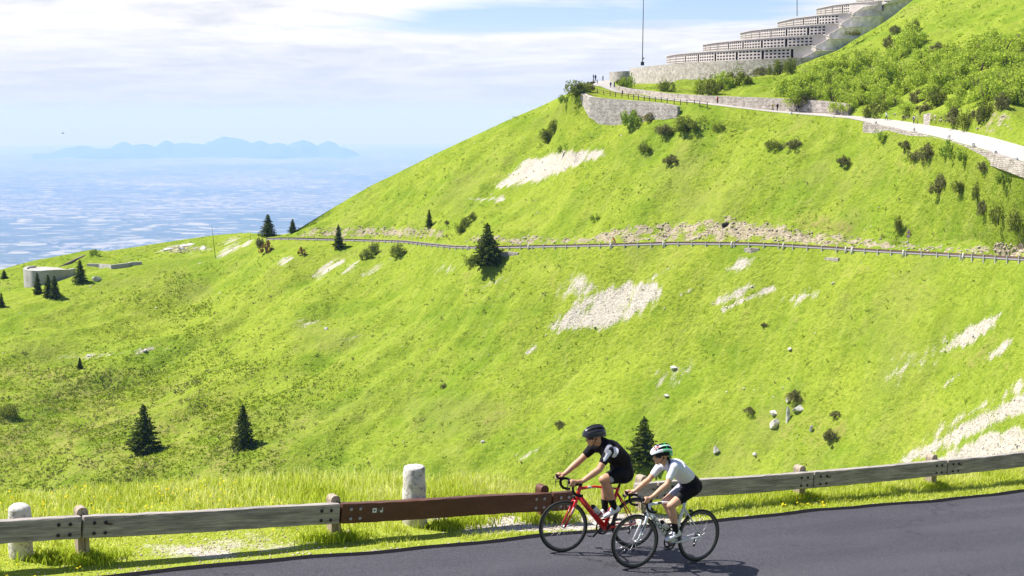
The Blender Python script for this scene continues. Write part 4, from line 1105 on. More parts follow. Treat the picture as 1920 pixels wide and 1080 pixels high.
# ------------------------------------------------------------------ loose rock
selS = np.argwhere((scree > .55) & (KEY < 12.9)); gS = np.random.default_rng(8)
ch = selS[gS.integers(0, len(selS), 9000)]; P_ = VT.reshape(nr, nc, 3)[ch[:, 0], ch[:, 1]] + gS.normal(0, .35, (9000, 3)) * np.array([1, 1, .0])
P_[:, 2] += .05
tag(link('scree_stones', stones('scree_stones', P_, gS.uniform(.03, .14, 9000) * (1 + 1.6 * (gS.random(9000) > .97)), M['scree'], 5)), 'pale limestone stones lying on the scree patches', 'stones', kind='stuff')
selS = np.argwhere((rock > .45) & (KEY < 12.9)); ch = selS[gS.integers(0, len(selS), 1300)]
P_ = VT.reshape(nr, nc, 3)[ch[:, 0], ch[:, 1]]
selS = np.argwhere((KEY > 3) & (KEY < 12.8) & ((KEY < 4.9) | (KEY > 6.4)) & (V_ > 150)); ch_ = selS[gS.integers(0, len(selS), 700)]
PQ = VT.reshape(nr, nc, 3)[ch_[:, 0], ch_[:, 1]]; kq = fbm(PQ[:, 0] / 12, PQ[:, 1] / 12, 3, 88) > .5; PQ = PQ[kq]
tag(link('slope_stones', stones('slope_stones', PQ, .10 + .32 * gS.random(len(PQ)) ** 3, M['boulder'], 16)), 'small white stones dotted over the open grass slopes', 'stones', kind='stuff')
tag(link('bank_rocks', stones('bank_rocks', P_, gS.uniform(.10, .50, 1300), plain('tan_bank_rock', (.36, .30, .235), .95, .05, var=.5, scale=1.2), 6)), 'broken limestone showing through the cut road banks', 'rocks', kind='stuff')
def boulder(u, v, wpx, hpx, label, seed):
    p_ = on(u, v); s_ = p_.y / F
    bm = bmesh.new(); bmesh.ops.create_icosphere(bm, subdivisions=3, radius=1); rn = random.Random(seed + 40)
    cuts = [(Vector((rn.gauss(0, 1), rn.gauss(0, 1), rn.gauss(0, 1))).normalized(), rn.uniform(.38, .80)) for _ in range(13)]
    for v_ in bm.verts:
        for nn, dd_ in cuts:
            e = v_.co.dot(nn) - dd_
            if e > 0: v_.co -= nn * e * .9
        v_.co *= 1 + rn.uniform(-.03, .03)
        v_.co = Vector((v_.co.x * wpx * s_ * .55, v_.co.y * wpx * s_ * .5, v_.co.z * hpx * s_ * .6))
    me = bpy.data.meshes.new('boulder'); bm.to_mesh(me); bm.free(); me.materials.append(M['boulder'])
    o = link('boulder', me, None, p_ + Vector((0, -.3, hpx * s_ * .1))); tag(o, label, 'rock', 'boulders on the slopes')
for i, a in enumerate([
    (1450, 776, 20, 16, 'pale boulder, upper left of the cluster behind the right rail'),
    (1452, 798, 22, 24, 'rounded grey boulder, lowest left of the cluster behind the right rail'),
    (1497, 768, 28, 18, 'widest pale boulder, right of the cluster under the dry bush'),
    (1477, 752, 12, 12, 'small boulder right under the dry bush'),
    (1476, 785, 10, 44, 'thin upright pale rock in the middle of the boulder cluster'),
    (1520, 806, 10, 16, 'small dark-shadowed rock right of the boulder cluster'),
    (1343, 845, 18, 16, 'bright white rock alone above the right guardrail'),
    (1414, 852, 12, 7, 'small flat white stone right of the bright white rock'),
    (183, 524, 20, 14, 'grey rock beside the dark spruce near the concrete bastion'),
    (340, 468, 16, 12, 'largest rock of the grey outcrop on the left ridge'),
    (352, 461, 34, 8, 'long flat ledge on top of the grey outcrop on the left ridge'),
    (318, 468, 22, 8, 'low rock at the left of the grey outcrop on the left ridge'),
    (381, 467, 20, 9, 'low rock at the right of the grey outcrop on the left ridge'),
    (168, 667, 14, 7, 'white stone on the faint path, right of the tiny spruce'),
    (272, 657, 9, 6, 'small white stone on the faint path in the hollow'),
    (1262, 690, 14, 9, 'small rock of the sparse stones in the middle right slope'),
    (905, 828, 12, 8, 'small grey rock on the slope right of the white stone post'),
    (1250, 742, 12, 6, 'small rock below the sparse stones'),
    (1480, 655, 12, 6, 'white stone high on the open right slope'),
    (612, 617, 10, 6, 'small white stone above the path in the middle of the slope'),
]): boulder(*a, i)

# ------------------------------------------------------------------ walls
def wall(name, pts, thick, mat, label, cat='wall', group=None, cap=.0, sub=10, kind=None, below=.4):
    """pts: (u, v_top, v_bottom, distance) of the face one sees; the wall gets its thickness behind it"""
    P_ = []
    for i in range(len(pts) - 1):
        for j in range(sub if i < len(pts) - 2 else sub + 1):
            f = j / sub; P_.append([pts[i][k] * (1 - f) + pts[i + 1][k] * f for k in range(4)])
    P_ = np.array(P_)
    if len(pts) > 3:
        ker = np.ones(5) / 5
        for k in range(4):
            q = np.pad(P_[:, k], 2, mode='reflect', reflect_type='odd'); P_[:, k] = np.convolve(q, ker, 'valid')
    tops = [PD(u, a, d) for u, a, b, d in P_]; bots = [PD(u, b, d) for u, a, b, d in P_]
    bots = [Vector((t.x, t.y, b.z - below)) for t, b in zip(tops, bots)]
    bm = bmesh.new(); uvl = bm.loops.layers.uv.new('UVMap'); s_ = 0; S_ = [0]
    for i in range(1, len(tops)): s_ += (tops[i].xy - tops[i - 1].xy).length; S_.append(s_)
    nrm = []
    for i in range(len(tops)):
        t_ = (tops[min(i + 1, len(tops) - 1)].xy - tops[max(i - 1, 0)].xy).normalized(); n_ = Vector((-t_.y, t_.x))
        nrm.append(Vector((n_.x, n_.y, 0)))
    A_ = [bm.verts.new(p_) for p_ in tops]; B_ = [bm.verts.new(p_) for p_ in bots]
    C_ = [bm.verts.new(p_ + n_ * thick) for p_, n_ in zip(tops, nrm)]; D_ = [bm.verts.new(p_ + n_ * thick) for p_, n_ in zip(bots, nrm)]
    def quad(a, b, c, d, uv):
        f = bm.faces.new((a, b, c, d))
        for lp, q in zip(f.loops, uv): lp[uvl].uv = q
    for i in range(len(tops) - 1):
        z0, z1, w0, w1 = tops[i].z, tops[i + 1].z, bots[i].z, bots[i + 1].z
        quad(B_[i], B_[i + 1], A_[i + 1], A_[i], ((S_[i], w0), (S_[i + 1], w1), (S_[i + 1], z1), (S_[i], z0)))
        quad(A_[i], A_[i + 1], C_[i + 1], C_[i], ((S_[i], 0), (S_[i + 1], 0), (S_[i + 1], thick), (S_[i], thick)))
        quad(C_[i], C_[i + 1], D_[i + 1], D_[i], ((S_[i], z0), (S_[i + 1], z1), (S_[i + 1], w1), (S_[i], w0)))
        quad(D_[i], D_[i + 1], B_[i + 1], B_[i], ((S_[i], 0), (S_[i + 1], 0), (S_[i + 1], thick), (S_[i], thick)))
    for e in (0, -1):
        f = bm.faces.new((A_[e], B_[e], D_[e], C_[e]) if e == 0 else (B_[e], A_[e], C_[e], D_[e]))
        for lp, q in zip(f.loops, ((0, tops[e].z), (0, bots[e].z), (thick, bots[e].z), (thick, tops[e].z))): lp[uvl].uv = q
    me = bpy.data.meshes.new(name); bm.to_mesh(me); bm.free(); me.materials.append(mat)
    o = link(name, me)
    if label: tag(o, label, cat, group)
    return o
wall('retaining_wall', [(1096, 166, 205, 385), (1089, 167.5, 212, 381), (1085.5, 170, 220, 376), (1087, 173, 228, 371), (1094, 177, 233, 368), (1105, 181, 235, 364), (1125, 184, 234, 361.5), (1156, 186.5, 230, 358), (1206, 190, 219, 352), (1248, 194.5, 208, 346), (1270, 199.5, 205, 343.5)], 1.2, M['ashlar'], 'tall round stone retaining wall under the bend of the white road', below=2)
wall('retaining_wall', [(1156, 160.5, 171, 409), (1170, 165, 178.5, 393), (1200, 168.5, 181, 386), (1250, 175, 185.5, 368), (1318, 179, 192.5, 354), (1387, 181.5, 201, 343), (1480, 185, 210, 331), (1540, 189, 214.5, 324), (1591, 195, 218, 317)], .9, M['rubble'], 'long pale stone wall along the uphill side of the white road', below=.8)
wall('retaining_wall', [(1732, 214, 235, 288), (1750, 211, 237, 285), (1765, 210, 238.5, 282), (1783, 214, 239, 279)], .9, M['rubble'], 'short piece of stone wall between shrubs right of the walkers', below=.8)
wall('low_wall', [(1618, 229, 239, 300.5), (1660, 236.5, 252, 293.5), (1700, 246, 268, 285), (1725, 251.5, 272, 280), (1750, 257, 271, 275), (1800, 270, 285, 262.5), (1850, 284, 297, 249.5), (1885, 295.5, 309, 241), (1920, 307.5, 322, 235), (2000, 337, 355, 225)], .8, M['rubble'], 'crumbling low stone wall on the downhill edge of the white road at the right', below=1)
wall('culvert_wall', [(u, a, b, on(u, b).y + .5) for u, a, b in ((1395, 465, 476), (1408, 465, 480), (1423, 466, 475))], 2.5, M['rubble'], 'stone culvert head just under the guardrail with rubble spilling below', 'wall', below=1.5)
wall('culvert_wall', [(u, a, b, on(u, b).y + .4) for u, a, b in ((1546, 483, 491), (1560, 483, 493), (1571, 484, 495))], 2.6, M['rubble'], 'small square stone culvert head under the guardrail, right of the other one', 'wall', below=1.5)
wall('culvert_wall', [(u, a, b, on(u, b).y + .5) for u, a, b in ((937, 473, 483), (950, 472, 485), (971, 474, 482))], 2.5, M['rubble'], 'low stone culvert head right of the tallest spruce', 'wall', below=1.5)
# cave mouth in the bank: solid blob, near-black colour painting the shade inside
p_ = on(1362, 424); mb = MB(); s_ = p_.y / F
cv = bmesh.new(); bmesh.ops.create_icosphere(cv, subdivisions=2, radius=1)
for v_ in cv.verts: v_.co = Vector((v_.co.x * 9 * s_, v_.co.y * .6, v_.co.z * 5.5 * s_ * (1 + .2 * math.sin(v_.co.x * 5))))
me = bpy.data.meshes.new('cave_mouth'); cv.to_mesh(me); cv.free(); me.materials.append(plain('cave_shade', (.03, .026, .022), .95, .02))
tag(link('cave_mouth', me, None, p_ + Vector((0, .4, .2))), 'dark cave mouth in the rocky bank above the middle road', 'cave')

# ------------------------------------------------------------------ stone memorial with stepped tiers of niches
mem = empty('stone_memorial', PD(1400, 120, 440)); mo = mem.location.copy()
tag(mem, 'curved pale stone memorial of stepped tiers pierced by rows of niches, crowning the hill', 'memorial')
def curve_tier(uL, uR, dL, dR, topf, botf, n):
    """front line of a tier, seen from its far left silhouette to its near right end"""
    out = []
    for i in range(n + 1):
        th = math.pi / 2 * i / n
        u = uR - (uR - uL) * math.cos(th); d = dL + (dR - dL) * math.sin(th)
        out.append((u, topf(u), botf(u), d))
    return out
def lin(pts):
    xs = [p[0] for p in pts]; ys = [p[1] for p in pts]
    return lambda u: float(np.interp(u, xs, ys))
def pierced(name, line, rows_, cell, door_every, mat, thick=1.0, ledge=7, niche_from=0.0, niche_u=1500):
    tops = [PD(u, a, d) for u, a, b, d in line]; bots = [PD(u, b, d) for u, a, b, d in line]
    bots = [Vector((t.x, t.y, b.z)) for t, b in zip(tops, bots)]
    S_ = [0]
    for i in range(1, len(tops)): S_.append(S_[-1] + (tops[i].xy - tops[i - 1].xy).length)
    tot = S_[-1]; n = int(tot / cell); niche_to = float(np.interp(niche_u, [q[0] for q in line], S_)) / tot
    V = []; Fc = []; mi = []
    def at(s, f, depth=0):
        s = min(max(s, 0), tot); i = min(int(np.searchsorted(S_, s, 'right')) - 1, len(S_) - 2); g_ = (s - S_[i]) / (S_[i + 1] - S_[i] + 1e-9)
        t_ = tops[i].lerp(tops[i + 1], g_); b_ = bots[i].lerp(bots[i + 1], g_); p = b_.lerp(t_, f)
        tg = (tops[i + 1].xy - tops[i].xy).normalized(); return p + Vector((-tg.y, tg.x, 0)) * depth - mo
    def quad(a, b, c, d, m=0):
        k = len(V); V.extend((a, b, c, d)); Fc.append((k, k + 1, k + 2, k + 3)); mi.append(m)
    rowh = 1.0 / (rows_ + .55)
    for i in range(n):
        s0, s1 = i * cell, (i + 1) * cell
        fr = (i + .5) / n
        door = door_every and i % door_every == door_every // 2
        if fr < niche_from or fr > niche_to: quad(at(s0, 0), at(s1, 0), at(s1, 1), at(s0, 1)); continue
        wn = .60 * cell; a, b = (s0 + s1) / 2 - wn / 2, (s0 + s1) / 2 + wn / 2
        holes = [(.03, .80)] if door else [((r_ + .34) * rowh, (r_ + .34 + .50) * rowh) for r_ in range(rows_)]
        y = 0
        for h0, h1 in holes:
            quad(at(s0, y), at(s1, y), at(s1, h0), at(s0, h0))
            quad(at(s0, h0), at(a, h0), at(a, h1), at(s0, h1)); quad(at(b, h0), at(s1, h0), at(s1, h1), at(b, h1))
            dp = .9
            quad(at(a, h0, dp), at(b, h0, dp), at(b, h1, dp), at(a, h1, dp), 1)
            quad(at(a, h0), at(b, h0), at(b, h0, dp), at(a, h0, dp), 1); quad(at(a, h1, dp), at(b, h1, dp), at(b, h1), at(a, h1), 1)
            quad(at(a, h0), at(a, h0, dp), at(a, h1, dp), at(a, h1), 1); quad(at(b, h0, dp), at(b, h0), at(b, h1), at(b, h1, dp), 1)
            y = h1
        quad(at(s0, y), at(s1, y), at(s1, 1), at(s0, 1))
    # coping, roof terrace and back
    for i in range(n):
        s0, s1 = i * cell, (i + 1) * cell
        o_ = -.25
        quad(at(s0, .94, o_), at(s1, .94, o_), at(s1, 1.03, o_), at(s0, 1.03, o_)); quad(at(s0, 1.03, o_), at(s1, 1.03, o_), at(s1, 1.03, 1.2), at(s0, 1.03, 1.2)); quad(at(s0, .94, 0), at(s1, .94, 0), at(s1, .94, o_), at(s0, .94, o_))
        quad(at(s0, .99, 1.2), at(s1, .99, 1.2), at(s1, .99, ledge), at(s0, .99, ledge)); quad(at(s0, .99, ledge), at(s1, .99, ledge), at(s1, 0, ledge), at(s0, 0, ledge))
    quad(at(0, 0), at(0, 1), at(0, 1, ledge), at(0, 0, ledge)); quad(at(tot, 0, ledge), at(tot, 1, ledge), at(tot, 1), at(tot, 0))
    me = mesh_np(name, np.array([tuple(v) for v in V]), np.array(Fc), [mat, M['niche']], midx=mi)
    return link(name, me, mem)
T = [
 (1250, 1530, 505, 440, [(1250, 105), (1271, 101), (1327, 96.3), (1415, 91), (1480, 88), (1535, 85)], [(1250, 119.5), (1327, 115.5), (1415, 112), (1480, 109.5), (1535, 108.5)], 1498),
 (1318, 1555, 515, 448, [(1318, 84), (1341, 80), (1415, 72.5), (1480, 68), (1560, 64)], [(1318, 96.5), (1415, 91.5), (1480, 88.5), (1560, 86)], 1530),
 (1388, 1578, 525, 456, [(1388, 62), (1410, 57), (1480, 49.5), (1582, 42.5)], [(1388, 73.5), (1480, 68.5), (1582, 63.5)], 1551),
 (1458, 1600, 530, 464, [(1458, 42), (1490, 34), (1540, 27.5), (1606, 23)], [(1458, 52), (1500, 48.5), (1606, 42.5)], 1580),
 (1531, 1658, 535, 472, [(1531, 16.5), (1565, 9), (1600, 5), (1665, 1)], [(1531, 27.5), (1592, 24), (1665, 20)], 1593),
 (1606, 1725, 540, 480, [(1606, -6), (1640, -12), (1725, -18)], [(1606, 5), (1665, 1), (1725, -2)], 1640),
]
for (uL, uR, dL, dR, tp, bt, nt) in T:
    pierced('tier', curve_tier(uL, uR, dL, dR, lin(tp), lin(bt), 26), 3, 1.3, 7, M['limestone'], niche_u=nt)
lineB = curve_tier(1181, 1560, 520, 434, lin([(1181, 128), (1249, 120.7), (1327, 115.3), (1415, 111.7), (1480, 109.2), (1560, 107)]), lin([(1181, 158), (1300, 160), (1400, 160), (1560, 135)]), 30)
o = wall('base_wall', [tuple(q) for q in lineB], 30, M['ashlar'], None, sub=2); o.parent = mem; o.matrix_parent_inverse = Matrix.Translation(-mo)
o = wall('forecourt_wall', [(1142, 136, 152, 560), (1150, 134.5, 152, 555), (1165, 133.5, 150, 552), (1190, 133, 150, 552)], 3, M['ashlar'], None, sub=4); o.parent = mem; o.matrix_parent_inverse = Matrix.Translation(-mo)
# stair flanks at the right ends of the tiers: their faces turn away from the sun
FL = [
 (437.5, [(1500, 114), (1505, 108), (1529, 95.8), (1569, 94.4), (1590, 94), (1590, 118), (1520, 118)], [(1520, 85.3), (1541, 95.0)]),
 (445.5, [(1520, 100), (1528, 87.5), (1554, 73), (1591, 72.2), (1610, 72), (1610, 104), (1540, 104)], [(1544, 64.8), (1562, 72.8)]),
 (453.5, [(1545, 78), (1552.5, 65.6), (1576, 52), (1613, 50.5), (1632, 50), (1632, 84), (1560, 84)], [(1566, 43), (1584, 51.3)]),
 (461.5, [(1568, 58), (1575, 45), (1599, 32), (1635, 29.4), (1650, 29), (1650, 62), (1590, 62)], [(1590, 23.8), (1601, 30.5)]),
 (469.5, [(1590, 38), (1596, 27.5), (1619, 13), (1655, 9), (1672, 0), (1730, -14), (1760, -14), (1760, 40), (1600, 42)], [(1640, -1), (1672, -1)]),
]
for i, (d, pl_, st_) in enumerate(FL):
    dd_ = lambda u: d + max(0, (u - pl_[2][0])) * .10
    mb = MB(); a = [PD(u, v, dd_(u)) - mo for u, v in pl_]; b = [Vector(q) + Vector((10, 22, 0)) for q in a]
    mb.poly3(a, b); mb.build('stair_flank', M['lightened_stone'], mem)
    (u0, v0), (u1, v1) = st_
    mb = MB(); a = [PD(u0, v0, d - .5) - mo, PD(u1, v1, d - .5) - mo]
    mb.tube([a[0], a[1]], .16, 4); a2 = [PD(pl_[1][0], pl_[1][1], d - .2) - mo, PD(pl_[2][0], pl_[2][1], dd_(pl_[2][0]) - .2) - mo, PD(pl_[3][0], pl_[3][1], dd_(pl_[3][0]) - .2) - mo]
    mb.tube(a2, .12, 4); mb.build('coping', M['limestone'], mem)
# flagpoles
def pole(u, v0, v1, d, r_, label, box=None, name='flagpole', cat='pole', lean=0):
    p0 = PD(u, v0, d); p1 = PD(u - lean, v1, d); mb = MB(); o = empty(name, p0)
    mb.tube([(0, 0, 0), (p1 - p0) * .5, p1 - p0], [r_, r_ * .8, r_ * .5], 8); mb.build('shaft', M['pole'], o)
    if box:
        s_ = d / F; mb = MB(); mb.box((-box[0] * s_ / 2, -box[0] * s_ / 2, -box[1] * s_ * .1), (box[0] * s_ / 2, box[0] * s_ / 2, box[1] * s_), .05); mb.build('plinth', M['pole'], o)
        mb = MB(); mb.tube([(0, 0, box[1] * s_ * 1.6), (2.5 * s_, 0, box[1] * s_ * 2.0)], .1, 6); mb.box((1.5 * s_, -.2, box[1] * s_ * 1.8), (3.2 * s_, .2, box[1] * s_ * 2.3), .03); mb.build('floodlight', M['pole'], o)
    tag(o, label, cat, 'flagpoles of the memorial' if box or name == 'flagpole' else None); return o
pole(1204.5, 122, -60, 560, .18, 'tall flagpole on a dark plinth at the left of the memorial', (6, 6), lean=-3)
pole(1494.5, 30, -80, 560, .15, 'flagpole rising behind the fourth tier of the memorial', None)
q_ = on(404, 483)
pole(404, 483.5, 424, q_.y, .10, 'thin leaning mast standing on the left ridge', None, 'mast', lean=7)
q_ = on(469, 449); pole(469, 450, 437, q_.y, .09, 'short pole beside the left end of the middle road', None, 'marker_pole')

# ------------------------------------------------------------------ concrete bastion and low walls on the left spur
bas = wall('bastion', [(62, 498.5, 512, 440), (48, 500, 520, 434), (43, 503, 538, 427), (46, 505.5, 541, 422), (58, 507.5, 542, 419), (75, 508, 541, 418.5), (92, 506.5, 536, 420), (112, 505.5, 528, 423), (128, 505.5, 519, 428), (142, 503, 512, 434)], 1.0, M['concrete'], 'curved pale concrete bastion wall on the left spur', 'wall', below=1.5)
mb = MB(); ring = [PD(u, v, d) for u, v, d in ((45, 504, 427), (50, 506.5, 423), (60, 508, 420), (80, 508.2, 419.5), (105, 506.5, 422.5), (128, 506, 429), (108, 501.5, 444), (85, 500, 446), (55, 500.5, 443))]
mb.poly3(ring, [q - Vector((0, 0, 3)) for q in ring]); fl = mb.build('floor', M['concrete'], bas)
bk = wall('parapet', [(48, 500.5, 505, 449), (60, 498, 504, 450.5), (80, 497, 503, 451), (100, 497.5, 503, 450), (112, 499, 504, 448), (128, 492, 498, 449), (145, 484, 489, 452), (160, 478, 481.5, 455)], .5, plain('brown_stained_concrete', (.22, .17, .15), .9, .1, var=.3, scale=.6), None); bk.parent = bas
wall('low_wall', [(u, a, b, on(u, b).y - .2) for u, a, b in ((163, 494.5, 498.5), (185, 495, 501), (208, 497, 504.5))], .8, M['concrete'], 'left low concrete wall between the bastion and the spur path', 'wall', below=.6)
wall('low_wall', [(u, a, b, on(u, b).y - .2) for u, a, b in ((208, 497, 504.5), (225, 495, 502.5), (242, 493, 500), (246, 491.5, 498.5), (266, 491, 496))], .8, M['concrete'], 'right low concrete wall with a kink near the spur path', 'wall', below=.6)

# ------------------------------------------------------------------ guardrail of the middle road, fence of the white road
M['railwood'] = plain('brown_rail_paint', (.12, .075, .06), .8, .1, var=.25, scale=.8)
M['railtop'] = M['railwood']
def far_rail(u0, u1, label):
    o = empty('guardrail', (0, 0, 0)); 
    f = lambda u: (np.interp(u, us, rows[5][0]), np.interp(u, us, rows[5][1]))
    uu_ = np.arange(u0, u1, 1.0); pts = []
    for u in uu_:
        d, z = f(u); pts.append(PZ(u, d - .15, z))
    S_ = [0]
    for i in range(1, len(pts)): S_.append(S_[-1] + (pts[i] - pts[i - 1]).length)
    tot = S_[-1]; n = min(int(tot / 3.5), 98); xs = np.linspace(0, tot, n + 1)
    P_ = [Vector([float(np.interp(x_, S_, [p[k] for p in pts])) for k in range(3)]) for x_ in xs]
    for i in range(n):
        a, b = P_[i], P_[i + 1]; dr = (b - a); ln = dr.length; ang = math.atan2(dr.y, dr.x)
        mb = MB(); mb.box((.02, -.05, .36), (ln - .02, .05, .70)); k = mb.build('beam', M['railwood'], o); k.location = a
        k.rotation_euler = (0, -math.asin(dr.z / ln), ang)
    mb = MB(); mb.box((-.11, -.24, -1.4), (.11, -.055, .74), .02); pm = mb.mesh('post', [M['concrete']])
    for i in range(n + 1):
        k = link('post', pm, o, P_[i]); d_ = (P_[min(i + 1, n)] - P_[max(i - 1, 0)]); k.rotation_euler = (0, 0, math.atan2(d_.y, d_.x))
    tag(o, label, 'guardrail'); return o
far_rail(500, 2080, 'long thin guardrail running along the outer edge of the middle road')
# inner rail at the far left end of the middle road
fen = empty('fence', (0, 0, 0))
FP = [(1104, 166.5, 386), (1106, 162, 396), (1112, 158, 410), (1120, 156, 420), (1112, 170, 383), (1120, 174, 377), (1132, 177, 374), (1144, 179, 371), (1154, 180, 369), (1166, 182, 367), (1178, 183, 365), (1188, 184.5, 362), (1197, 185, 360), (1208, 187, 358), (1218, 188, 357), (1229, 189.5, 355), (1240, 190.5, 353), (1251, 191.5, 351), (1264, 193, 349), (1276, 194.5, 347), (1288, 195.5, 345), (1302, 196, 343), (1312, 197.5, 341), (1326, 199, 339)]
order = [3, 2, 1, 0] + list(range(4, len(FP)))
mb = MB(); mb.box((-.09, -.09, -.6), (.09, .09, 1.05), .02); fp = mb.mesh('post', [M['railwood']])
Pf = [PD(*FP[i]) for i in order]
for q in Pf: link('post', fp, fen, q)
mb = MB()
for i in range(len(Pf) - 1):
    for h in (.45, .9): mb.tube([Pf[i] + Vector((0, -.1, h)), Pf[i + 1] + Vector((0, -.1, h))], .055, 5)
mb.build('rails', M['railwood'], fen); tag(fen, 'wooden post and rail fence curving along the outer edge of the white road', 'fence')
mb = MB(); mb.prism([(-.28, -.3), (.28, -.3), (.26, .42), (.15, .5), (-.17, .48), (-.27, .38)], -.25, .25); bmesh.ops.bevel(mb.bm, geom=mb.bm.edges[:], offset=.05, segments=1, affect='EDGES')
ks = mb.mesh('kerb_stone', [M['lightened_stone']])
kl = ['first', 'second', 'third', 'fourth', 'fifth', 'sixth', 'seventh']
for i, (u, v) in enumerate([(1483, 214), (1563, 221.5), (1641, 231), (1713, 243.5), (1779, 257), (1825, 272), (1866, 287), (1905, 300)]):
    d = float(np.interp(u, [q[0] for q in OUT], [q[2] for q in OUT])) - .5
    o = link('kerb_stone', ks, None, PD(u, v, d), rng.uniform(0, 3)); o.scale = (.95,) * 3
    tag(o, 'dark kerb stone on the outer edge of the white road, %s from the left' % (kl + ['eighth'])[i], 'kerb stone', 'kerb stones of the white road')
# small white stones between the posts of the middle rail
for i, (u, v) in enumerate([(877, 466), (991, 466), (1145, 463), (1244, 461), (1372, 461), (1469, 465), (1586, 473), (1598, 474), (1694, 479), (1806, 486)]):
    d = float(np.interp(u, us, rows[5][0])) - .35; z = float(np.interp(u, us, rows[5][1]))
    mb = MB(); mb.lathe([(.24, -.5), (.22, .3), (.19, .72), (.12, .84), (0, .87)], 10); o = mb.build('marker_stone', M['lichen']); o.location = PZ(u, d, z)
    tag(o, 'white marker stone at the guardrail of the middle road, %s from the left' % ['first', 'second', 'third', 'fourth', 'fifth', 'sixth', 'seventh', 'eighth', 'ninth', 'tenth'][i], 'marker stone', 'marker stones of the middle road')
# road sign
p_ = on(1697, 470); s_ = p_.y / F; sg = empty('road_sign', p_); sg.location = PD(1702, 472, p_.y); p_ = sg.location
sc_ = s_
mb = MB(); mb.tube([(0, 0, -.3), (0, 0, 44 * sc_)], .05, 8); mb.build('post', M['concrete'], sg)
def disc(pts, y0, y1, z): return [(q[0], z + q[1]) for q in pts]
tri = [(-5 * sc_, 0), (5 * sc_, 0), (0, 8.6 * sc_)]; tri2 = [(-3.2 * sc_, 1 * sc_), (3.2 * sc_, 1 * sc_), (0, 6.4 * sc_)]
mb = MB(); mb.prism(disc(tri, 0, 0, 34.5 * sc_), -.10, -.06); mb.mi = 1; mb.prism(disc(tri2, 0, 0, 34.5 * sc_), -.11, -.101)
mb.mi = 2; mb.prism(disc([(-1.4 * sc_, 1.4 * sc_), (1.4 * sc_, 1.4 * sc_), (1.8 * sc_, 2.4 * sc_), (.3 * sc_, 3.8 * sc_), (-.6 * sc_, 3.0 * sc_)], 0, 0, 34.5 * sc_), -.12, -.111)
redm = plain('sign_red', (.45, .03, .03)); whm = plain('sign_white', (.75, .75, .75)); blm = plain('sign_black', (.02, .02, .02))
mb.build('warning_triangle', [redm, whm, blm], sg)
circ = lambda r_: [(r_ * math.cos(t), r_ * math.sin(t)) for t in np.linspace(0, 2 * math.pi, 20, endpoint=False)]
mb = MB(); mb.prism(disc(circ(4 * sc_), 0, 0, 29.5 * sc_), -.10, -.06); mb.mi = 1; mb.prism(disc(circ(2.8 * sc_), 0, 0, 29.5 * sc_), -.11, -.101); mb.mi = 2; mb.prism(disc([(-1.4 * sc_, -.5 * sc_), (1.4 * sc_, -.5 * sc_), (1.4 * sc_, .5 * sc_), (-1.4 * sc_, .5 * sc_)], 0, 0, 29.5 * sc_), -.12, -.111)
mb.build('round_sign', [redm, whm, blm], sg)
tag(sg, 'road sign with a warning triangle above a round sign, above the middle road', 'road sign')
# bird
mb = MB(); mb.tube([(-.18, 0, 0), (-.08, 0, .01), (.06, 0, .01), (.2, 0, -.01)], [.012, .05, .05, .01], 8)
mb.poly3([(-.06, -.02, .02), (.05, -.02, .02), (.02, -.30, .10), (-.02, -.42, .08)], [(-.06, -.02, .008), (.05, -.02, .008), (.02, -.30, .092), (-.02, -.42, .074)])
mb.poly3([(-.06, .02, .02), (.05, .02, .02), (.02, .30, .12), (-.02, .42, .13)], [(-.06, .02, .008), (.05, .02, .008), (.02, .30, .112), (-.02, .42, .124)])
bd = mb.build('bird', plain('dark_feathers', (.02, .02, .02))); bd.location = PD(118, 250, 200); bd.rotation_euler = (0.2, 0, .3)
tag(bd, 'small dark bird gliding in the haze at the far left', 'bird')
# ------------------------------------------------------------------ bicycles
M['red_paint'] = plain('glossy_red_paint', (.62, .015, .015), .25, .5, coat=.5)
M['white_paint'] = plain('glossy_white_paint', (.72, .73, .76), .25, .5, coat=.5)
M['carbon'] = plain('black_carbon', (.014, .014, .016), .35, .4)
M['rubber'] = plain('tyre_rubber', (.018, .018, .019), .7, .3)
M['rimgrey'] = plain('rim_side', (.07, .07, .075), .35, .5)
M['steel'] = plain('polished_metal', (.45, .45, .47), .3, .5, metal=.8)
M['tape'] = plain('bar_tape', (.018, .018, .02), .75, .2)
M['bottle'] = plain('white_bottle', (.62, .62, .62), .4, .4)
M['redcap'] = plain('red_bottle_print', (.4, .03, .03), .5, .3)
M['letter'] = plain('black_lettering', (.012, .012, .014), .5, .3)

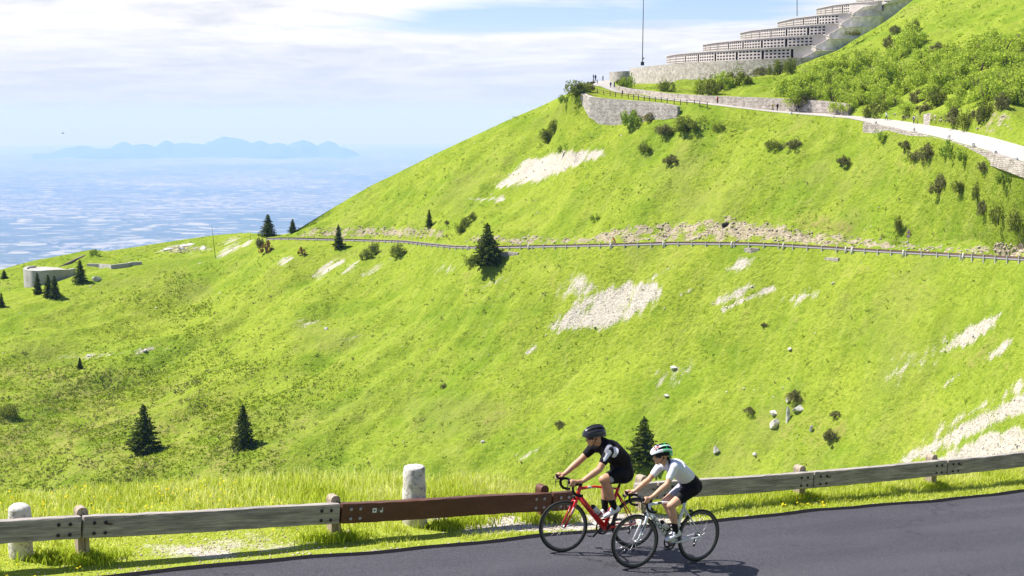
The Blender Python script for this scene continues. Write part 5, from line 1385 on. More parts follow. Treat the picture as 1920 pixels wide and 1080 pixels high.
def world_of(a, b): return L(a, b, 0)
def hit3(u, v):
    a, b = px_road(u, v); return L(a, b, 0)
WR = .336                      # wheel radius
BBp = (.41, .268); HTt = (.795, .80); HTb = (.832, .672); RA = (0, WR); FA = (.985, WR)
def make_bike(name, rear, front, paint, paint2, steer, label, bottle2, deep, lettering=None, crank=0.0):
    f = (front - rear); wb = f.length; f.normalize()
    left = Vector((0, 0, 1)).cross(f).normalized(); up = f.cross(left)
    s = wb / .985
    root = empty(name); root.matrix_world = Matrix.Translation(rear) @ Matrix(((f.x * s, left.x * s, up.x * s, 0), (f.y * s, left.y * s, up.y * s, 0), (f.z * s, left.z * s, up.z * s, 0), (0, 0, 0, 1)))
    MW = root.matrix_world.copy()
    tag(root, label, 'bicycle', 'road bicycles')
    axis = Vector((HTt[0] - HTb[0], 0, HTt[1] - HTb[1])).normalized()
    ST = Matrix.Translation((HTb[0], 0, HTb[1])) @ Matrix.Rotation(steer, 4, axis) @ Matrix.Translation((-HTb[0], 0, -HTb[1]))
    def P3(p, y=0): return Vector((p[0], y, p[1]))
    # frame
    mb = MB()
    ST_ = (BBp[0] - .155, .265 + .50)                     # top of the seat tube
    mb.mi = 0
    mb.tube([P3(HTb), P3(HTt)], [.027, .023], 12)
    mb.tube([P3((HTb[0] - .012, HTb[1] + .02)), P3(BBp)], [.026, .030], 12, flat=(.8, 1.25))
    mb.tube([P3((HTt[0] + .008, HTt[1] - .03)), P3((.60, .785)), P3((ST_[0] + .012, ST_[1] - .02))], [.021, .017, .016], 10, flat=(1.1, .9))
    mb.tube([P3(BBp), P3(ST_)], [.024, .018], 10, flat=(.85, 1.2))
    for sd in (-1, 1):
        mb.tube([P3((BBp[0] - .02, BBp[1]), sd * .03), P3((.25, .295), sd * .045), P3((.01, WR), sd * .066)], [.016, .012, .009], 8)
        mb.tube([P3((ST_[0] + .015, ST_[1] - .07), sd * .012), P3((.13, .50), sd * .045), P3((.005, WR + .01), sd * .066)], [.010, .0085, .008], 8)
    mb.tube([P3((BBp[0], BBp[1]), -.036), P3((BBp[0], BBp[1]), .036)], .024, 14)
    mb.mi = 1
    mb.tube([P3((.64, .787), .0185), P3((.70, .788), .0185)], [.013, .013], 8, flat=(.4, 1))
    fr = mb.build('frame', [paint, paint2], root)
    if lettering:
        cu = bpy.data.curves.new('lettering', 'FONT'); cu.body = lettering; cu.size = .088; cu.extrude = .0008; cu.align_x = 'CENTER'; cu.align_y = 'CENTER'; cu.space_character = 1.1; cu.offset = .0018
        to = bpy.data.objects.new('tmp', cu); COL.objects.link(to)
        bpy.context.view_layer.update()
        me = bpy.data.meshes.new_from_object(to.evaluated_get(bpy.context.evaluated_depsgraph_get())); bpy.data.objects.remove(to)
        me.materials.clear(); me.materials.append(M['letter']); me.name = 'lettering'
        d = (P3(BBp) - P3(HTb)).normalized(); yy = Vector((0, 1, 0)).cross(d)
        c = P3(HTb).lerp(P3(BBp), .46) + Vector((0, .0275, 0)); Mx = Matrix(((d.x, yy.x, 0, c.x), (0, 0, 1, c.y), (d.z, yy.z, 0, c.z), (0, 0, 0, 1)))
        me.transform(Mx @ Matrix.Diagonal((1.15, .72, 1, 1))); link('lettering', me, fr)
    else:
        d = (P3(BBp) - P3(HTb)); mb = MB()
        for f0 in (.30, .38, .46, .54): 
            a = P3(HTb) + d * f0; mb.tube([a + Vector((0, .0215, .012)), a + d * .04 + Vector((0, .0215, .0))], .007, 6, flat=(.5, 1))
        mb.build('decal', plain('dark_red_decal', (.12, .01, .012), .4), fr)
    # fork, stem, bars (turned with the steering)
    def steer_build(mbx, nm, mats, parent=root):
        o = mbx.build(nm, mats, parent); o.data.transform(ST); return o
    mb = MB()
    for sd in (-1, 1):
        mb.tube([P3((HTb[0] + .004, HTb[1] - .012), sd * .012), P3((HTb[0] + .03, HTb[1] - .07), sd * .040), P3((.90, .50), sd * .048), P3((.955, .385), sd * .050), P3(FA, sd * .052)], [.020, .018, .014, .011, .010], 9, flat=(.7, 1.3))
    mb.mi = 1
    mb.tube([P3((.885, .55), .058), P3((.925, .46), .0605)], [.010, .006], 8, flat=(.3, 1))
    steer_build(mb, 'fork', [paint, paint2])
    mb = MB(); sp = Vector((HTt[0] - .012, 0, HTt[1] + .035)); bc = sp + Vector((.105, 0, .018))
    mb.tube([P3(HTt), sp + Vector((-.004, 0, .018))], [.02, .018], 10); mb.tube([sp, bc], [.020, .020], 10)
    steer_build(mb, 'stem', [M['carbon']])
    def bar_pts(sd):
        W_ = .205
        y = [0, .07, .15, W_ - .01, W_, W_ + .002, W_ + .006, W_ + .010, W_ + .012, W_ + .012]
        dx = [0, 0, .005, .018, .055, .085, .080, .045, .0, -.045]
        dz = [0, 0, .002, .003, .0, -.022, -.075, -.115, -.128, -.130]
        return [bc + Vector((a, sd * b, c)) for a, b, c in zip(dx, y, dz)]
    mb = MB()
    for sd in (-1, 1): mb.tube(bar_pts(sd), [.0155, .0155, .0155, .016, .0165, .0165, .0165, .0165, .0165, .0155], 9)
    steer_build(mb, 'handlebar', [M['tape']])
    hoods = {}
    for sd in (-1, 1):
        mb = MB(); q = bc + Vector((.065, sd * .206, .006)); tip = q + Vector((.085, sd * .002, .045))
        mb.tube([q + Vector((-.02, 0, 0)), q + Vector((.03, 0, .010)), q + Vector((.068, 0, .020)), tip], [.016, .020, .019, .011], 10, flat=(.8, 1.1))
        mb.mi = 1; mb.tube([q + Vector((.066, 0, .012)), q + Vector((.088, 0, -.03)), q + Vector((.078, 0, -.105))], [.010, .008, .005], 7, flat=(1.3, .5))
        steer_build(mb, 'brake_lever', [M['tape'], M['carbon']])
        hoods[sd] = MW @ ST @ (q + Vector((.03, 0, .012)))
    # wheels
    def wheel(c, Mx, nm='wheel'):
        mb = MB(); RY = Matrix.Rotation(math.pi / 2, 4, 'X')
        rimw = .011; dp = deep
        prof = [(WR - .022, -rimw), (WR - .022, rimw), (WR - .022 - dp * .6, rimw * 1.1), (WR - .022 - dp, .003), (WR - .022 - dp, -.003), (WR - .022 - dp * .6, -rimw * 1.1)]
        seg = 72
        def ring_sweep(mbx, pr, seg):
            rings = []
            for j in range(seg):
                t_ = 2 * math.pi * j / seg; rings.append([mbx.bm.verts.new((r_ * math.cos(t_), y_, r_ * math.sin(t_))) for r_, y_ in pr])
            for j in range(seg):
                A_, B_ = rings[j], rings[(j + 1) % seg]
                for i in range(len(pr)):
                    fc = mbx.bm.faces.new((A_[i], A_[(i + 1) % len(pr)], B_[(i + 1) % len(pr)], B_[i])); fc.material_index = mbx.mi; fc.smooth = len(pr) > 8
        ring_sweep(mb, prof, seg)
        mb.mi = 1; mb.tube([(0, -.05, 0), (0, -.02, 0), (0, .02, 0), (0, .05, 0)], [.010, .018, .018, .010], 12)
        w_ = mb.build(nm, [M['rimgrey'], M['steel']], root)
        mb = MB(); ring_sweep(mb, [(WR - .0125 + .0135 * math.cos(t_), .0125 * math.sin(t_)) for t_ in [2 * math.pi * k / 10 for k in range(10)]], seg); ty = mb.build('tyre', [M['rubber']], w_)
        mb = MB()
        for k in range(20):
            t_ = 2 * math.pi * k / 20; sd = 1 if k % 2 else -1; t2 = t_ + .25 * (1 if k % 4 < 2 else -1)
            mb.tube([(.017 * math.cos(t2), sd * .022, .017 * math.sin(t2)), ((WR - .022 - dp) * math.cos(t_), 0, (WR - .022 - dp) * math.sin(t_))], .0012, 4)
        spk = mb.build('spokes', [M['steel']], w_)
        w_.data.transform(Mx @ Matrix.Translation(P3(c))); ty.data.transform(Mx @ Matrix.Translation(P3(c))); spk.data.transform(Mx @ Matrix.Translation(P3(c)))
        if bottle2 is not None: pass
        return w_
    wheel(RA, Matrix()); wheel(FA, ST)
    # saddle
    mb = MB(); sx, sz = BBp[0] - .215, .965
    mb.tube([P3(ST_), P3((sx + .015, sz - .05))], [.0145, .0145], 10)
    mb.build('seatpost', [M['carbon']], root)
    mb = MB(); mb.tube([(sx - .13, 0, sz - .012), (sx - .10, 0, sz - .008), (sx - .02, 0, sz - .014), (sx + .08, 0, sz - .022), (sx + .145, 0, sz - .028)], [.05, .068, .05, .026, .014], 14, flat=(1, .42))
    mb.tube([(sx - .07, .02, sz - .03), (sx - .02, .02, sz - .052), (sx + .07, .012, sz - .035)], .004, 6); mb.tube([(sx - .07, -.02, sz - .03), (sx - .02, -.02, sz - .052), (sx + .07, -.012, sz - .035)], .004, 6)
    mb.build('saddle', [M['tape']], root)
    # drivetrain on the right side
    mb = MB(); y = -.045
    def ring(c, r0, r1, y, th):
        n_ = 36
        o1 = [mb.bm.verts.new((c[0] + r1 * math.cos(t_), y + s_ * th, c[1] + r1 * math.sin(t_))) for s_ in (0, 1) for t_ in [6.2832 * k / n_ for k in range(n_)]]
        i1 = [mb.bm.verts.new((c[0] + r0 * math.cos(t_), y + s_ * th, c[1] + r0 * math.sin(t_))) for s_ in (0, 1) for t_ in [6.2832 * k / n_ for k in range(n_)]]
        for k in range(n_):
            k2 = (k + 1) % n_
            for a, b, c_, d in ((o1[k], o1[k2], i1[k2], i1[k]), (o1[n_ + k], i1[n_ + k], i1[n_ + k2], o1[n_ + k2]), (o1[k], o1[n_ + k], o1[n_ + k2], o1[k2]), (i1[k], i1[k2], i1[n_ + k2], i1[n_ + k])):
                mb.bm.faces.new((a, b, c_, d)).material_index = mb.mi
    ring(BBp, .078, .098, y - .002, .004); ring(BBp, .02, .04, y - .002, .004)
    for k in range(5):
        t_ = 6.2832 * k / 5; mb.tube([(BBp[0], y, BBp[1]), (BBp[0] + .085 * math.cos(t_), y, BBp[1] + .085 * math.sin(t_))], .007, 5)
    mb.build('chainring', [M['carbon']], root)
    mb = MB(); ring(RA, .012, .045, -.04, .018); mb.build('cassette', [M['steel']], root)
    mb = MB()
    mb.tube([(BBp[0], y, BBp[1] + .097), (0, -.036, WR + .046)], .0035, 5); mb.tube([(BBp[0], y, BBp[1] - .097), (.03, -.04, WR - .14), (-.012, -.04, WR - .11), (.005, -.036, WR - .046)], .0035, 5)
    mb.build('chain', [M['steel']], root)
    mb = MB(); mb.tube([(0, -.05, WR - .015), (.012, -.045, WR - .06), (.028, -.042, WR - .14)], [.012, .014, .012], 7); mb.lathe([(.019, -.004), (.019, .004)], 12, Matrix.Translation((.028, -.042, WR - .135)) @ Matrix.Rotation(math.pi / 2, 4, 'X'))
    mb.build('derailleur', [M['carbon']], root)
    peds = {}
    for sd in (1, -1):
        t_ = crank if sd == 1 else crank + math.pi
        e = Vector((BBp[0] + .170 * math.cos(t_), sd * .065, BBp[1] + .170 * math.sin(t_)))
        mb = MB(); mb.tube([(BBp[0], sd * .055, BBp[1]), e], [.015, .011], 8, flat=(.6, 1.2))
        ck = mb.build('crank', [M['carbon']], root)
        mb = MB(); mb.tube([e, e + Vector((0, sd * .05, 0))], .007, 6); mb.box(e - Vector((.045, 0, .008)) + Vector((0, sd * .055 - .028, 0)), e + Vector((.045, sd * .055 + .028, .008)), .005)
        mb.build('pedal', [M['carbon']], ck)
        peds[sd] = MW @ (e + Vector((0, sd * .045, .01)))
    # rim brakes
    mb = MB(); mb.box((.945 - .010, -.030, .655), (.945 + .018, .030, .685), .008); mb.data = None
    o = mb.build('brake_caliper', [M['carbon']], root); o.data.transform(ST @ Matrix.Translation((-.075, 0, .0)))
    mb = MB(); mb.box((.145, -.030, .635), (.175, .030, .665), .008); mb.build('brake_caliper', [M['carbon']], root)
    # bottles
    d = (P3(BBp) - P3(HTb)).normalized(); nn = Vector((d.z, 0, -d.x)); nn = -nn if nn.z < 0 else nn
    def bottle(c, ax, big=1):
        q = ax.to_track_quat('Z', 'Y').to_matrix().to_4x4(); mb = MB()
        mb.lathe([(0, -.09), (.034, -.09), (.036, -.08), (.036, -.02), (.031, -.012), (.031, .0), (.036, .008), (.036, .06), (.028, .078)], 16, Matrix.Translation(c) @ q); mb.mi = 1
        mb.lathe([(.029, .076), (.029, .095), (.012, .10), (.012, .115), (0, .116)], 16, Matrix.Translation(c) @ q)
        mb.mi = 2; mb.lathe([(.0365, -.055), (.0365, -.025)], 16, Matrix.Translation(c) @ q)
        mb.build('water_bottle', [M['bottle'], M['tape'], M['redcap'] if paint is M['red_paint'] else M['tape']], root)
        mb = MB(); 
        for sdd in (-1, 1): mb.tube([c - ax * .085 + Vector((0, sdd * .03, 0)), c + ax * .0 + Vector((0, sdd * .040, 0)) - nn * .01, c + ax * .03 - nn * .03], .0035, 5)
        mb.build('bottle_cage', [M['carbon']], root)
    bottle(P3(HTb).lerp(P3(BBp), .60) + nn * .066, -d)
    sd_ = (P3(ST_) - P3(BBp)).normalized(); n2 = Vector((sd_.z, 0, -sd_.x)) 
    if bottle2: bottle(P3(BBp).lerp(P3(ST_), .42) + n2 * .062, sd_)
    mb = MB(); mb.tube([bc + Vector((.02, .05, .01)), bc + Vector((.07, .05, .02)), bc + Vector((.05, .03, -.10)), P3(HTb) + Vector((.02, .02, .03))], .003, 5); mb.tube([bc + Vector((.02, -.05, .01)), bc + Vector((.08, -.04, .02)), bc + Vector((.04, -.03, -.12)), P3(HTb) + Vector((.02, -.02, .0))], .003, 5)
    steer_build(mb, 'cables', [M['carbon']])
    return dict(root=root, M=MW, hoods=hoods, peds=peds, left=left, f=f, up=up, s=s, O=rear, saddle=MW @ Vector((sx, 0, sz)))
class _B: pass
MB.data = None
WR = .312; RA = (0, WR); FA = (.985, WR)
red = make_bike('bicycle', hit3(1184, 1026), hit3(1053, 1035), M['red_paint'], M['white_paint'], math.radians(-9), 'red road bicycle ridden by the man in black', False, .030, crank=math.radians(132))
WR = .329; RA = (0, WR); FA = (.985, WR)
whi = make_bike('bicycle', hit3(1306, 1052), hit3(1187, 1065), M['white_paint'], M['carbon'], math.radians(-7), 'white road bicycle with black lettering ridden by the woman in white', True, .034, 'SCOTT', crank=math.radians(-12))
for b in (red, whi): print('bike scale', b['s'], 'hoods', {k: proj(*v) for k, v in b['hoods'].items()}, 'ped', {k: proj(*v) for k, v in b['peds'].items()}, 'sad', proj(*b['saddle']))

# ------------------------------------------------------------------ people
def caps_mesh(caps):
    """caps: (p, q, rp, rq[, lateral axis, factor]) -> one bmesh of closed capsules"""
    bm = bmesh.new()
    for c in caps:
        p, q, ra, rb = Vector(c[0]), Vector(c[1]), c[2], c[3]
        lat, k = (Vector(c[4]), c[5]) if len(c) > 4 else (None, 1)
        d = q - p; ln = d.length
        if ln < 1e-5: d = Vector((0, 0, 1)); ln = 1e-5
        w_ = d.normalized(); ref = lat if lat is not None else (Vector((0, 0, 1)) if abs(w_.z) < .8 else Vector((1, 0, 0)))
        a = (ref - w_ * ref.dot(w_)).normalized(); b = w_.cross(a)
        prof = [(-ra * math.cos(t), ra * math.sin(t)) for t in np.linspace(.12, math.pi / 2, 5)] + [(ln + rb * math.sin(t), rb * math.cos(t)) for t in np.linspace(0, math.pi / 2 - .12, 5)]
        seg = 14; rings = []
        for s_, r_ in prof:
            rings.append([bm.verts.new(p + w_ * s_ + (a * math.cos(t) * k + b * math.sin(t)) * r_) for t in [2 * math.pi * j / seg for j in range(seg)]])
        for i in range(len(rings) - 1):
            for j in range(seg): bm.faces.new((rings[i][j], rings[i][(j + 1) % seg], rings[i + 1][(j + 1) % seg], rings[i + 1][j]))
        bm.faces.new(list(reversed(rings[0]))); bm.faces.new(rings[-1])
    bmesh.ops.recalc_face_normals(bm, faces=bm.faces)
    me = bpy.data.meshes.new('caps'); bm.to_mesh(me); bm.free(); return me
def blob(name, caps, mats, parent, voxel=.007, smooth=5, paint=()):
    o = bpy.data.objects.new('tmp', caps_mesh(caps)); COL.objects.link(o)
    m = o.modifiers.new('r', 'REMESH'); m.mode = 'VOXEL'; m.voxel_size = voxel; m.adaptivity = 0
    s_ = o.modifiers.new('s', 'SMOOTH'); s_.factor = .5; s_.iterations = smooth
    bpy.context.view_layer.update()
    me = bpy.data.meshes.new_from_object(o.evaluated_get(bpy.context.evaluated_depsgraph_get())); bpy.data.objects.remove(o)
    me.name = name; me.materials.clear()
    for mm in (mats if isinstance(mats, (list, tuple)) else [mats]): me.materials.append(mm)
    n = len(me.polygons); me.polygons.foreach_set('use_smooth', np.ones(n, bool))
    if paint:
        C = np.zeros(n * 3); me.polygons.foreach_get('center', C); C = C.reshape(-1, 3); mi = np.zeros(n, np.int32)
        for (p, q, r_, k) in paint:
            p, q = np.array(p), np.array(q); d = q - p; t = np.clip(((C - p) @ d) / (d @ d + 1e-9), 0, 1)
            dist = np.linalg.norm(C - p - t[:, None] * d, axis=1); mi[dist < r_] = k
        me.polygons.foreach_set('material_index', mi)
    else: me.polygons.foreach_set('material_index', np.zeros(n, np.int32))
    me.update()
    k = link(name, me, parent)
    if parent is not None: k.matrix_parent_inverse = Matrix.Translation(-parent.location)
    return k
def skinmat(name, col):
    def f(t):
        o = t.n('ShaderNodeNewGeometry').outputs['Position']
        c = t.mix(t.ramp(t.noise(o, 14, 3), .3, .7), tuple(x * .88 for x in col), tuple(min(1, x * 1.1) for x in col))
        b = pbr(t, c, .5, .35); b.inputs['Subsurface Weight'].default_value = .08; b.inputs['Subsurface Scale'].default_value = .01
    return material(name, f)
M['skin_m'] = skinmat('tanned_skin', (.50, .27, .17)); M['skin_w'] = skinmat('light_tan_skin', (.56, .32, .21))
def cloth(name, col, rough=.75):
    def f(t):
        o = t.n('ShaderNodeNewGeometry').outputs['Position']
        pbr(t, col, rough, .08, t.noise(o, 22, 3, .6), .012, .6)
    return material(name, f)
M['jersey_b'] = cloth('black_jersey_fabric', (.014, .013, .016)); M['jersey_w'] = cloth('white_jersey_fabric', (.70, .70, .76))
M['jersey_g'] = cloth('grey_jersey_panel', (.22, .22, .25)); M['lycra'] = cloth('black_lycra', (.012, .012, .015), .6)
M['lycra_g'] = cloth('pale_grey_lycra', (.36, .35, .40)); M['print'] = cloth('brown_orange_print', (.20, .09, .035))
M['sock'] = cloth('black_sock', (.015, .015, .016)); M['shoe'] = plain('white_shoe', (.68, .68, .70), .35, .4); M['sole'] = plain('dark_sole', (.03, .03, .035), .6)
M['lens'] = plain('dark_lens', (.02, .015, .02), .08, .6); M['gframe'] = plain('white_glasses_frame', (.7, .7, .72), .3, .4); M['gframe_r'] = plain('red_glasses_frame', (.5, .03, .04), .3, .4)
M['hblack'] = plain('black_helmet_shell', (.022, .023, .027), .3, .35, coat=.2); M['hvent'] = plain('helmet_vent', (.006, .006, .007), .8)
M['hwhite'] = plain('white_helmet_shell', (.72, .72, .73), .25, .5, coat=.5); M['hgreen'] = plain('green_helmet_panel', (.02, .42, .12), .25, .5, coat=.5); M['hred'] = plain('red_helmet_panel', (.5, .03, .04), .25, .5, coat=.5)
M['hair'] = plain('dark_hair', (.035, .016, .010), .6, .3, var=.4, scale=60)
M['strap'] = plain('helmet_strap', (.015, .015, .015), .8)

def helmet(parent, c, hf, hu, sc, mats, colour_fn):
    hl = hu.cross(hf).normalized()
    bm = bmesh.new(); nu, nv = 72, 26; grid = []
    for i in range(nu + 1):                          # front to back
        row = []
        th = math.pi * i / nu
        for j in range(nv * 2 + 1):                  # left rim over the top to the right rim
            al = math.pi * j / (nv * 2)
            x = math.cos(th); r_ = math.sin(th) ** .72
            y = math.cos(al) * r_; z = math.sin(al) * r_
            band = math.cos(al * 11.0); lng = math.sin(th) ** 1.2
            groove = 1 - .09 * max(0, -band) * lng if .2 < th / math.pi < .93 else 1
            row.append((x * .150 + (-.012 if x < 0 else 0), y * .101 * groove, z * .118 * groove * (1.0 - .10 * x) - .020 * abs(math.cos(al)) + (.012 if x > .6 else 0) * 0 - .02 * max(0, -x) * (1 - math.sin(al)), th, al, band))
        grid.append(row)
    V = [[bm.verts.new(c + (hf * p[0] + hl * p[1] + hu * p[2]) * sc) for p in row] for row in grid]
    for i in range(nu):
        for j in range(nv * 2):
            if i == 0 and j == 0: pass
            f = bm.faces.new((V[i][j], V[i + 1][j], V[i + 1][j + 1], V[i][j + 1])); f.smooth = True
            th, al, band = grid[i][j][3], grid[i][j][4], grid[i][j][5]
            f.material_index = colour_fn(th, al, band)
    bmesh.ops.remove_doubles(bm, verts=bm.verts, dist=1e-5)
    bmesh.ops.recalc_face_normals(bm, faces=bm.faces)
    me = bpy.data.meshes.new('helmet'); bm.to_mesh(me); bm.free()
    for m_ in mats: me.materials.append(m_)
    o = link('helmet', me, parent); o.matrix_parent_inverse = Matrix.Translation(-parent.location)
    so = o.modifiers.new('thick', 'SOLIDIFY'); so.thickness = .018 * sc; so.offset = -1
    return o
def head_caps(c, hf, hu, sc):
    hl = hu.cross(hf).normalized(); P_ = lambda x, y, z: c + (hf * x + hl * y + hu * z) * sc
    caps = [(P_(-.02, 0, .03), P_(.015, 0, .03), .092 * sc, .086 * sc, hl, .88), (P_(.02, 0, -.01), P_(.045, 0, -.055), .066 * sc, .048 * sc, hl, .95),
            (P_(.05, 0, -.085), P_(.062, 0, -.088), .026 * sc, .022 * sc, hl, 1.25),                                       # chin
            (P_(.085, 0, .005), P_(.108, 0, -.030), .010 * sc, .013 * sc), (P_(.088, .010, -.034), P_(.088, -.010, -.034), .011 * sc, .011 * sc),  # nose
            (P_(.074, .035, .025), P_(.074, -.035, .025), .016 * sc, .016 * sc),                                            # brow
            (P_(.082, .016, -.055), P_(.082, -.016, -.055), .0085 * sc, .0085 * sc), (P_(.080, .013, -.068), P_(.080, -.013, -.068), .0085 * sc, .0085 * sc)]  # lips
    for sd in (-1, 1):
        caps.append((P_(.062, sd * .045, -.02), P_(.05, sd * .05, -.03), .020 * sc, .018 * sc))                            # cheek
        caps.append((P_(-.008, sd * .080, .012), P_(-.004, sd * .078, -.022), .016 * sc, .011 * sc, hl, .5))               # ear
        caps.append((P_(.079, sd * .030, .004), P_(.080, sd * .030, .004), .012 * sc, .012 * sc))                          # eye
    return caps
def glasses(parent, c, hf, hu, sc, fm):
    hl = hu.cross(hf).normalized(); P_ = lambda x, y, z: c + (hf * x + hl * y + hu * z) * sc
    mb = MB()
    ys = [-.075, -.06, -.03, 0, .03, .06, .075]; xs = [.045, .075, .097, .100, .097, .075, .045]
    mb.tube([P_(x, y, .022) for x, y in zip(xs, ys)], .0045 * sc, 6)
    for sd in (-1, 1): mb.tube([P_(.045, sd * .075, .022), P_(.0, sd * .084, .018)], .004 * sc, 6)
    mb.mi = 1
    top = [P_(x + .001, y, .020) for x, y in zip(xs, ys)]; bot = [P_(x - .004, y, -.012 if abs(y) > .01 else .004) for x, y in zip(xs, ys)]
    for i in range(6):
        a = [mb.bm.verts.new(q) for q in (top[i], top[i + 1], bot[i + 1], bot[i])]; mb.bm.faces.new(a).material_index = 1
    o = mb.build('sunglasses', [fm, M['lens']], parent); o.matrix_parent_inverse = Matrix.Translation(-parent.location)
def hand_caps(hood, wrist, bike, sd, sc):
    f, l, u = bike['f'], bike['left'] * sd, bike['up']      # l points outwards for this hand
    f = (f * .96 + u * .25).normalized()
    P_ = lambda x, y, z: hood + (f * x + l * y + u * z) * sc
    caps = [(wrist, wrist.lerp(P_(-.035, .004, .030), .55), .026 * sc, .027 * sc), (P_(-.045, .006, .034), P_(.018, .012, .030), .024 * sc, .021 * sc, l, 1.45)]
    for i in range(4):
        x0 = -.006 + i * .0195; r_ = (.0098, .0102, .0098, .0088)[i] * sc; ln = (.92, 1.05, 1.0, .85)[i]; x = .030 - i * .0195 + .004
        x = .040 - i * .0205
        caps += [(P_(x - .012, .020, .034), P_(x, .040, .014), r_ * 1.08, r_), (P_(x, .040, .014), P_(x + .006, .040, -.016 * ln), r_, r_ * .95), (P_(x + .006, .040, -.016 * ln), P_(x + .008, .016, -.036 * ln), r_ * .95, r_ * .85)]
    caps += [(P_(-.035, -.018, .022), P_(.0, -.034, .012), .013 * sc, .0115 * sc), (P_(.0, -.034, .012), P_(.030, -.030, .002), .0115 * sc, .009 * sc)]
    return caps
def shoe_obj(parent, ankle, toe_dir, up, sc, left):
    t = toe_dir.normalized(); n = (up - t * up.dot(t)).normalized(); P_ = lambda x, z, y=0: ankle + (t * x + n * z + left * y) * sc
    blob('shoe', [(P_(-.045, -.055), P_(.05, -.062), .036 * sc, .036 * sc, left, .95), (P_(.05, -.066), P_(.15, -.078), .037 * sc, .026 * sc, left, 1.25), (P_(-.03, -.03), P_(.03, -.035), .038 * sc, .036 * sc, left, .9)], [M['shoe'], M['sole']], parent, .006, 3,
         paint=[(P_(-.08, -.108), P_(.18, -.112), .022 * sc, 1), (P_(.02, -.022, .05), P_(.03, -.03, -.05), .010 * sc, 1), (P_(.075, -.036, .05), P_(.08, -.04, -.05), .009 * sc, 1)])
    mb = MB(); mb.box((-.075, -.030, -.006), (.165, .030, .006), .005)
    Mx = Matrix(((t.x * sc, left.x * sc, n.x * sc, 0), (t.y * sc, left.y * sc, n.y * sc, 0), (t.z * sc, left.z * sc, n.z * sc, 0), (0, 0, 0, 1)))
def foot_caps(ankle, toe_dir, up, sc, left):
    t = toe_dir.normalized(); n = (up - t * up.dot(t)).normalized(); P_ = lambda x, z: ankle + (t * x + n * z) * sc
    return [(P_(-.03, -.05), P_(.05, -.06), .026 * sc, .026 * sc), (P_(.05, -.062), P_(.13, -.075), .026 * sc, .018 * sc, left, 1.2), (ankle, P_(0, -.05), .034 * sc, .03 * sc)]

